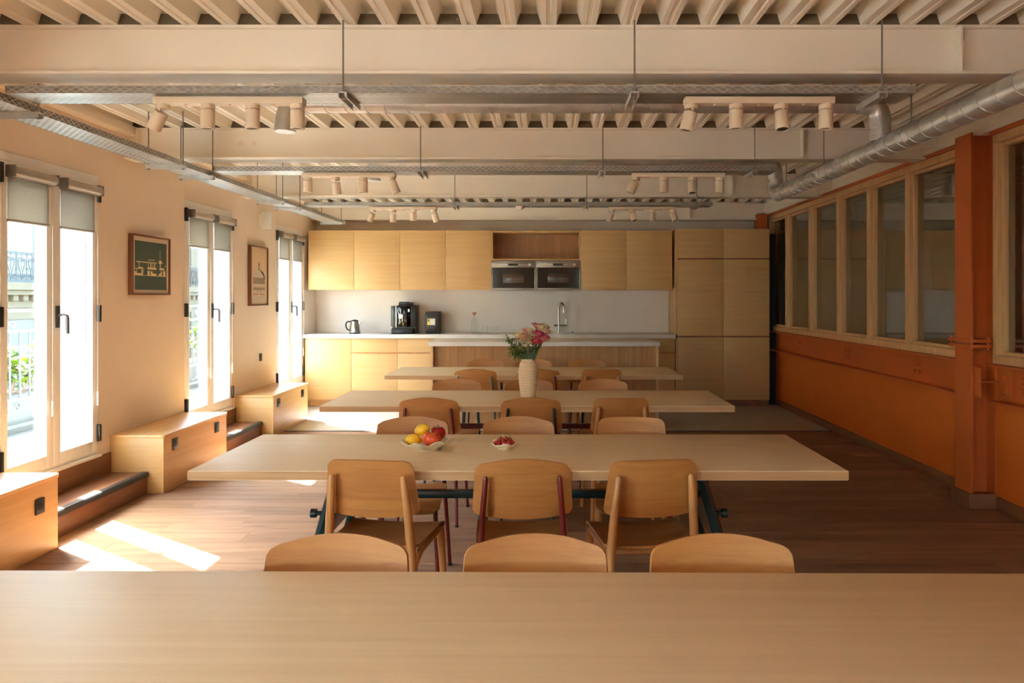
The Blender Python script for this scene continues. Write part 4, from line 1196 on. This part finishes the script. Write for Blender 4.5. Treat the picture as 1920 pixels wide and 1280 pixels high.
# ------------------------------------------------------------------ fruit and cherries
def wavy_bowl(name, cx, cy, R0, h, foot, n_wave, amp, label, ph):
    z = TH
    def fn(r, zz, a, i):
        k_ = max(0.0, (r - foot) / (R0 - foot))
        wv = math.sin(n_wave * a + ph) + 0.4 * math.sin(3 * a + 1.3 * ph)
        return r * (1 + 0.10 * k_ * wv), zz + amp * k_ * k_ * math.sin(n_wave * a + ph + 0.8)
    prof = [(foot * 0.5, z), (foot, z), (foot * 1.03, z + 0.004), (R0 * 0.72, z + h * 0.42), (R0 * 0.93, z + h * 0.85), (R0, z + h),
            (R0 * 0.985, z + h + 0.003), (R0 * 0.90, z + h * 0.90), (R0 * 0.68, z + h * 0.50), (foot * 0.9, z + 0.010), (foot * 0.3, z + 0.009)]
    return solo(name, MB().lathe(prof, cx, cy, 64, fn), M['bowl'], label, 'bowl')
fx, fy = -0.560, 3.46
wavy_bowl('fruit_bowl', fx, fy, 0.114, 0.040, 0.058, 7, 0.009, 'wavy cream ceramic bowl holding lemons and red fruit', 0.6)
def lemon(loc, rot, label):
    m = MB().ball((0, 0, 0), 0.034, 0.027, 0.027, 20, 14, lambda d: 1.0 + 0.20 * max(0, abs(d.x) - 0.86) / 0.14)
    m.xf(Matrix.Translation(loc) @ Matrix.Rotation(R(rot[2]), 4, 'Z') @ Matrix.Rotation(R(rot[1]), 4, 'Y'))
    solo('lemon', m, M['lemon'], label, 'lemon', 'lemons in the bowl', ang=80)
lemon((fx - 0.052, fy - 0.022, TH + 0.046), (0, 10, 25), 'lemon lying low at the left of the bowl')
lemon((fx - 0.018, fy + 0.006, TH + 0.088), (0, -18, -12), 'lemon resting on top of the fruit in the bowl')
def round_fruit(name, c, r, mt, label, cat, lobes, squash, stem):
    t = thing(name, (c[0], c[1], c[2] - r * squash), label, cat, 'red fruit in the bowl')
    def fn(d):
        a = math.atan2(d.y, d.x)
        k_ = 1 + 0.03 * math.cos(lobes * a) * (1 - d.z * d.z) ** 0.5
        if d.z > 0.75: k_ -= 0.22 * ((d.z - 0.75) / 0.25) ** 1.5
        return k_
    part('flesh', MB().ball(c, r, r, r * squash, 24, 16, fn), M[mt], t, ang=80)
    part('stalk', MB().tube([(c[0], c[1], c[2] + r * squash * 0.72), (c[0] + 0.003, c[1], c[2] + r * squash * (0.86 + stem))], 0.003 if stem else 0.007, 8), M['bark'] if stem else M['stem'], t)
round_fruit('tomato', (fx + 0.030, fy - 0.020, TH + 0.052), 0.042, 'tomato', 'big orange-red ribbed tomato at the front of the bowl', 'tomato', 7, 0.84, 0)
round_fruit('apple', (fx + 0.048, fy + 0.040, TH + 0.066), 0.037, 'apple', 'dark red apple behind the tomato in the bowl', 'apple', 5, 0.95, 0.25)
cx_, cy_ = -0.198, 3.47
wavy_bowl('cherry_dish', cx_, cy_, 0.062, 0.026, 0.030, 5, 0.005, 'small wavy ceramic dish full of cherries', 1.4)
rr = random.Random(11)
ch = [(-0.036, -0.012, 0.028), (-0.020, -0.028, 0.030), (0.000, -0.032, 0.030), (0.022, -0.026, 0.030), (0.038, -0.008, 0.028), (-0.012, 0.0, 0.044), (0.010, -0.008, 0.046), (0.026, 0.012, 0.040), (-0.024, 0.022, 0.034), (0.004, 0.028, 0.034)]
for i, (dx, dy, dz) in enumerate(ch):
    c = (cx_ + dx, cy_ + dy, TH + dz)
    t = thing('cherry', (c[0], c[1], c[2] - 0.011), 'small red cherry in the little dish', 'cherry', 'cherries in the dish')
    part('flesh', MB().ball(c, 0.0112, n=14, m=10), M['cherry'], t, ang=80)
    ax, ay = rr.uniform(-0.02, 0.02), rr.uniform(-0.01, 0.02)
    part('stalk', MB().tube([(c[0], c[1], c[2] + 0.009), (c[0] + ax * 0.4, c[1] + ay * 0.4, c[2] + 0.022), (c[0] + ax, c[1] + ay, c[2] + rr.uniform(0.026, 0.040))], 0.0011, 6), M['stem'], t)

# ------------------------------------------------------------------ vase and flowers
vx, vy = -0.131, 5.265
def vfn(r, z, a, i):
    if i in (0, 1) or i >= 152: return r, z
    q_ = math.sin((z - TH) * 330 + 3.4 * math.sin(a + 0.9) + 1.2 * math.sin(2 * a))
    return r * (1 + 0.030 * q_ * abs(q_) ** 0.3), z
prof = [(0.02, TH), (0.050, TH)]
for i in range(150):
    u = i / 149
    r = 0.052 + 0.017 * math.sin(min(1, u * 1.15) * PI * 0.62) - 0.020 * max(0, (u - 0.62) / 0.38) ** 1.6
    prof.append((r, TH + 0.003 + u * 0.264))
prof += [(prof[-1][0] - 0.004, TH + 0.268), (prof[-1][0] - 0.007, TH + 0.262), (0.036, TH + 0.20), (0.01, TH + 0.19)]
solo('flower_vase', MB().lathe(prof, vx, vy, 48, vfn), M['vase'], 'ribbed sand-coloured ceramic vase holding the flowers', 'vase', ang=60)
ZV = TH + 0.262
def petal_patch(m, base, up, out, length, width, cup, roll):
    """a cupped petal: starts at base, rises along up and bends to out"""
    side = up.cross(out).normalized()
    rows_ = 4; cols_ = 4
    vs = []; fs = []
    for i in range(rows_ + 1):
        u = i / rows_
        c = base + up * (length * u * (1 - 0.25 * u)) + out * (length * (cup * math.sin(u * PI * 0.55) + roll * u * u * u))
        wv = width * math.sin(PI * (0.16 + 0.74 * u)) 
        for j in range(cols_ + 1):
            s = (j / cols_ - 0.5) * 2
            vs.append(c + side * (wv * s * 0.5) - out * (abs(s) ** 2 * width * 0.18))
    for i in range(rows_):
        for j in range(cols_):
            a = i * (cols_ + 1) + j
            fs.append((a, a + 1, a + cols_ + 2, a + cols_ + 1))
    m.add(vs, fs)
def bloom(c, d, r, seed):
    rg = random.Random(seed)
    m = MB(); d = d.normalized()
    a = d.orthogonal().normalized(); b = d.cross(a)
    for ring, (n, cup, roll, L, off) in enumerate(((3, 0.12, -0.05, 1.25, 0.05), (5, 0.30, 0.0, 1.35, 0.10), (6, 0.52, 0.10, 1.35, 0.14), (6, 0.75, 0.22, 1.25, 0.16))):
        ph = rg.uniform(0, 6.28)
        for k_ in range(n):
            an = ph + 2 * PI * k_ / n + rg.uniform(-0.15, 0.15)
            o = a * math.cos(an) + b * math.sin(an)
            petal_patch(m, c + o * (off * r) - d * (0.6 * r), d, o, r * L * rg.uniform(0.9, 1.08), r * 1.15, cup, roll)
    return m
def leaf_patch(m, base, d, n, L, W, bend=0.2):
    d = d.normalized(); side = d.cross(n).normalized(); n = side.cross(d).normalized()
    vs = [base]; 
    for u in (0.25, 0.5, 0.75):
        wv = W * (0.5 - abs(u - 0.42) * 0.62) * 1.9
        c = base + d * (L * u) - n * (bend * L * u * u)
        vs += [c - side * wv * 0.5 + n * wv * 0.12, c, c + side * wv * 0.5 + n * wv * 0.12]
    vs.append(base + d * L - n * (bend * L))
    fs = [(0, 2, 1), (0, 3, 2), (1, 2, 5, 4), (2, 3, 6, 5), (4, 5, 8, 7), (5, 6, 9, 8), (7, 8, 10), (8, 9, 10)]
    m.add(vs, fs)
# (pixel-free) offsets from the vase mouth: dx, dy, dz of the bloom, size, colour
fl_ = [(-0.072, -0.02, 0.150, 0.022, 'cream'), (-0.045, -0.03, 0.150, 0.030, 'blush'), (-0.018, -0.04, 0.140, 0.027, 'blush'), (-0.055, 0.00, 0.120, 0.024, 'blush'),
       (-0.012, 0.01, 0.178, 0.020, 'pink'), (0.012, 0.0, 0.180, 0.020, 'cream'), (0.012, -0.045, 0.135, 0.026, 'cream'), (0.008, -0.055, 0.108, 0.022, 'cream'), (-0.012, -0.05, 0.088, 0.013, 'cream'),
       (0.062, 0.01, 0.205, 0.025, 'pink'), (0.048, 0.0, 0.165, 0.016, 'pink'), (0.098, 0.0, 0.195, 0.032, 'cream'), (0.128, 0.0, 0.178, 0.028, 'blush'), (0.122, 0.03, 0.20, 0.024, 'cream'),
       (0.082, -0.03, 0.158, 0.028, 'magenta'), (0.058, -0.05, 0.118, 0.032, 'magenta'), (0.122, -0.02, 0.140, 0.026, 'pink'), (0.108, -0.01, 0.122, 0.022, 'blush')]
fl_lab = ['cream bud at the far left of the flowers', 'large pale peach flower at the left of the bouquet', 'pale peach flower left of the bouquet middle', 'pale peach flower low at the left, against the greenery',
  'small pink flower left of the bouquet middle', 'cream flower at the top middle of the bouquet', 'cream flower at the centre of the bouquet', 'cream flower below the centre of the bouquet', 'small cream bud lowest in the bouquet',
  'pink flower at the very top of the bouquet', 'small pink bud below the topmost flower', 'large cream flower at the top right of the bouquet', 'pale peach flower at the far right of the bouquet', 'cream flower behind the others at the top right',
  'deep pink flower at the right, upper of two', 'big deep pink flower low at the right, lower of two', 'pink flower at the right edge of the bouquet', 'pale peach flower lowest at the right of the bouquet']
tone_ = {'cream': 'cream', 'blush': 'pale peach', 'pink': 'pink', 'magenta': 'deep pink'}
for i, (dx, dy, dz, r, col) in enumerate(fl_):
    c = Vector((vx + dx, vy + dy, ZV + dz * 1.16)); r *= 1.28
    base = Vector((vx + dx * 0.18, vy + dy * 0.2, ZV - 0.04))
    d = (c - base); d.z *= 0.8; d.y -= 0.05
    t = thing('cut_flower', base, fl_lab[i], 'flower', '%s flowers in the vase' % tone_[col])
    part('bloom', bloom(c, d, r, i), M[col], t, ang=180)
    part('stem', MB().tube([base, base.lerp(c, 0.5) + Vector((dx * 0.05, 0, 0.01)), c - d.normalized() * r * 0.6], 0.0028, 6), M['stem'], t)
    m = MB()
    n_ = (Vector((dx, -1, 0.3))).normalized()
    for u in (0.35, 0.6):
        p = base.lerp(c, u)
        leaf_patch(m, p, Vector((dx * 2 + (0.4 if i % 2 else -0.4), -0.3, 1.0)), n_, 0.045, 0.016, 0.2)
    part('stem_leaves', m, M['leafD'], t, ang=180)
# broad leaves at the mouth
for i, (dx, dz, W) in enumerate(((-0.045, 0.055, 0.030), (-0.005, 0.062, 0.042), (0.058, 0.058, 0.036), (0.025, 0.05, 0.03))):
    m = MB()
    leaf_patch(m, Vector((vx + dx * 0.3, vy - 0.030, ZV - 0.012)), Vector((dx * 12, -0.25, 1.0)), Vector((0, -1, 0.2)), dz + 0.02, W, 0.25)
    solo('broad_leaf', m, M['leafD'], ['broad leaf at the vase mouth, leftmost', 'broad leaf at the vase mouth, in the middle', 'broad leaf at the vase mouth, rightmost', 'broad leaf at the vase mouth, right of the middle one'][i], 'leaf', 'broad leaves at the vase mouth', ang=180)
# feathery greenery at the left
rg = random.Random(5)
for sidx, (ex, ez, lb) in enumerate(((-0.145, 0.155, 'upper leafy green sprig left of the flowers'), (-0.120, 0.062, 'lower bushy green sprig left of the flowers'), (-0.085, 0.10, 'green sprig between the other greenery and the flowers'))):
    base = Vector((vx - 0.02, vy, ZV - 0.03)); end = Vector((vx + ex, vy - 0.01, ZV + ez))
    t = thing('green_sprig', base, lb, 'greenery', 'greenery in the vase')
    mid = base.lerp(end, 0.5) + Vector((0.0, -0.01, 0.02))
    part('stem', MB().tube([base, mid, end], 0.002, 6), M['stem'], t)
    m = MB()
    for k_ in range(170):
        u = 0.35 + 0.65 * rg.random()
        p = (base * (1 - u) ** 2 + mid * 2 * u * (1 - u) + end * u * u)
        d = Vector((rg.uniform(-1, 0.6), rg.uniform(-1, 0.7), rg.uniform(-0.7, 1.0)))
        p = p + d.normalized() * rg.uniform(0.0, 0.030)
        leaf_patch(m, p, d, Vector((rg.uniform(-1, 1), rg.uniform(-1, 1), 1)), rg.uniform(0.016, 0.028), rg.uniform(0.005, 0.008), 0.3)
    part('leaflets', m, M['leafC'], t, kind='stuff', ang=180)

# ------------------------------------------------------------------ outside: balcony, plants, street, facade
XO = XL - 0.33
solo('balcony_slab', B(XO - 1.02, XO, 3.4, 14.0, 0.14, 0.29), M['balc'], kind='structure')
solo('street', B(-40, XO, -25, 60, -6.1, -6.0), M['street'], kind='structure')
RX = XO - 0.86          # railing plane
t = thing('balcony_railing', (RX, 8.7, 0.29), 'grey iron railing of the balcony outside the windows', 'railing')
part('top_rail', B(RX - 0.028, RX + 0.028, 3.5, 13.9, 1.325, 1.352), M['railgrey'], t, 0.003)
part('second_rail', B(RX - 0.012, RX + 0.012, 3.5, 13.9, 1.155, 1.178), M['railgrey'], t)
part('lower_rail', B(RX - 0.012, RX + 0.012, 3.5, 13.9, 0.585, 0.608), M['railgrey'], t)
part('bottom_rail', B(RX - 0.014, RX + 0.014, 3.5, 13.9, 0.365, 0.39), M['railgrey'], t)
y = 3.55; i = 0
bmesh_ = MB().tube([(0, 0, 0.608), (0, 0, 1.155)], 0.0085, 8).ball((0, 0, 1.0), 0.013, n=8, m=6).mesh('baluster', M['railgrey'], (0, 0, 0))
while y < 13.85:
    o = bpy.data.objects.new('baluster', bmesh_); C.objects.link(o); o.parent = t
    o.location = (0, y - 8.7, -0.29)
    y += 0.118; i += 1
def spiral(y, z, r, turns, sgn, start=0.0, n=20):
    return [(RX, y + sgn * (r * (1 - 0.85 * k_ / n)) * math.cos(start + turns * 2 * PI * k_ / n), z + (r * (1 - 0.85 * k_ / n)) * math.sin(start + turns * 2 * PI * k_ / n)) for k_ in range(n + 1)]
yy = 4.0
while yy < 13.7:
    part('scroll', MB().tube(spiral(yy, 1.24, 0.058, 1.5, 1), 0.009, 6).tube(spiral(yy + 0.13, 1.215, 0.034, 1.3, -1), 0.008, 6), M['railgrey'], t)
    part('lower_scroll', MB().tube(spiral(yy + 0.05, 0.50, 0.05, 1.6, 1, PI), 0.007, 6).tube([(RX, yy - 0.0, 0.46), (RX, yy - 0.07, 0.42), (RX, yy - 0.16, 0.41)], 0.007, 6).tube(spiral(yy + 0.20, 0.535, 0.032, 1.3, -1), 0.007, 6), M['railgrey'], t)
    yy += 0.68
for yy in (3.8, 5.75, 7.7, 9.65, 11.6, 13.5):
    part('post', B(RX - 0.02, RX + 0.02, yy - 0.02, yy + 0.02, 0.29, 1.325), M['railgrey'], t)
# planters with shrubs outside the rail
PXc = RX - 0.24
def shrub(y0, y1, ys, label, seed, h):
    rg = random.Random(seed)
    yc = (y0 + y1) / 2
    tp_ = thing('planter', (PXc, yc, 0.29), 'long grey planter under the shrub seen through %s' % label.split('through ')[1], 'planter', 'planters on the balcony')
    part('trough', B(PXc - 0.14, PXc + 0.14, y0, y1, 0.29, 0.62), M['planter'], tp_, 0.01)
    part('soil', B(PXc - 0.12, PXc + 0.12, y0 + 0.02, y1 - 0.02, 0.605, 0.628), M['soil'], tp_)
    t = thing('balcony_shrub', (PXc, yc, 0.628), label, 'shrub', 'shrubs on the balcony')
    proto = {}
    for k_, mt in (('leafA', 'leafA'), ('leafB', 'leafB')):
        m = MB(); leaf_patch(m, Vector((0, 0, 0)), Vector((0, 1, 0)), Vector((0, 0, 1)), 0.085, 0.04, 0.25)
        proto[k_] = m.mesh('leaf', M[mt], (0, 0, 0), ang=180)
    for sidx in range(ys):
        bx, by = rg.uniform(-0.08, 0.08), rg.uniform(y0 + 0.08, y1 - 0.08) - yc
        top = Vector((bx + rg.uniform(-0.10, 0.06), by + rg.uniform(-0.12, 0.12), h * rg.uniform(0.45, 1.0)))
        b0 = Vector((bx, by, 0.0))
        part('stem', MB().tube([Vector((PXc, yc, 0.628)) + b0, Vector((PXc, yc, 0.628)) + b0.lerp(top, 0.5) + Vector((0.02, 0, 0.02)), Vector((PXc, yc, 0.628)) + top], 0.005, 5), M['bark'], t)
        for q_ in range(rg.randint(13, 17)):
            u = rg.uniform(0.25, 1.0)
            o = bpy.data.objects.new('leaf', proto['leafA' if rg.random() < 0.68 else 'leafB'])
            C.objects.link(o); o.parent = t
            o.location = b0.lerp(top, u)
            o.rotation_euler = (rg.uniform(-0.4, 0.9), rg.uniform(-0.5, 0.5), rg.uniform(0, 6.28))
            s_ = rg.uniform(1.1, 2.0); o.scale = (s_, s_, s_)
shrub(5.75, 7.35, 15, 'leafy shrub behind the railing, seen through the nearest window', 21, 0.50)
shrub(9.0, 10.4, 14, 'leafy shrub behind the railing, seen through the middle window', 22, 0.66)
shrub(12.0, 13.3, 10, 'leafy shrub behind the railing, seen through the last window', 23, 0.60)

FX = -13.0
bt = thing('apartment_building', (FX, 20, -6), 'cream stone apartment block across the street', 'building')
part('wall', B(FX - 1.0, FX, -2, 50, -6, 5.4), M['facade'], bt)
part('cornice', MB().box(FX, FX + 0.35, 8, 34, 1.62, 1.80).box(FX, FX + 0.28, 8, 34, 1.50, 1.62).box(FX, FX + 0.12, 8, 34, 1.18, 1.36), M['facade'], bt)
m = MB().box(0, 0.22, 0, 0.17, 1.36, 1.50).mesh('dentil', M['facade'], (0, 0, 0))
for k_ in range(74):
    o = bpy.data.objects.new('dentil', m); C.objects.link(o); o.parent = bt
    o.location = (0, 8.1 + k_ * 0.35 - 20, 6)
for k_ in range(9):
    wy = 9.3 + k_ * 2.75
    for z0, z1 in ((1.8, 4.4), (-1.9, 0.9)):
        wf = part('window', MB().box(FX + 0.001, FX + 0.06, wy, wy + 1.3, z0, z1), M['facadew'], bt)
        for g in (0, 1):
            part('pane', B(FX + 0.062, FX + 0.07, wy + 0.09 + g * 0.60, wy + 0.61 + g * 0.60, z0 + 0.1, z1 - 0.1), M['ovenglass'] if False else M['glass'], wf)
        part('surround', MB().box(FX + 0.001, FX + 0.10, wy - 0.22, wy - 0.001, z0, z1 + 0.2).box(FX + 0.001, FX + 0.10, wy + 1.301, wy + 1.52, z0, z1 + 0.2).box(FX + 0.001, FX + 0.10, wy - 0.001, wy + 1.301, z1 + 0.001, z1 + 0.2), M['facade'], bt)
rl = part('balcony_rail', MB().box(FX + 0.28, FX + 0.32, 8, 34, 2.50, 2.53).box(FX + 0.28, FX + 0.31, 8, 34, 1.83, 1.85), M['iron'], bt)
def sp2(y, z, r, sgn, start, n=12):
    return [(0, y + sgn * r * (1 - 0.8 * k_ / n) * math.cos(start + 2.4 * PI * k_ / n), z + r * (1 - 0.8 * k_ / n) * math.sin(start + 2.4 * PI * k_ / n)) for k_ in range(n + 1)]
m = MB()
for sg in (-1, 1):
    m.tube([(0, 0, 1.86), (0, sg * 0.05, 2.08), (0, sg * 0.115, 2.24), (0, sg * 0.125, 2.36)], 0.010, 4)
    m.tube(sp2(sg * 0.068, 2.37, 0.058, -sg, PI), 0.009, 4)
    m.tube(sp2(sg * 0.09, 1.95, 0.065, sg, 0), 0.009, 4)
m.tube([(0, 0.18, 1.85), (0, 0.18, 2.50)], 0.011, 4).tube([(0, 0, 2.1), (0, 0, 2.50)], 0.008, 4).tube([(0, 0.13, 2.13), (0, 0.23, 2.13)], 0.008, 4)
pm = m.mesh('railing_panel', M['iron'], (0, 0, 0))
for k_ in range(70):
    o = bpy.data.objects.new('railing_panel', pm); C.objects.link(o); o.parent = bt
    o.location = (0.30, 8.2 + k_ * 0.365 - 20, 6)
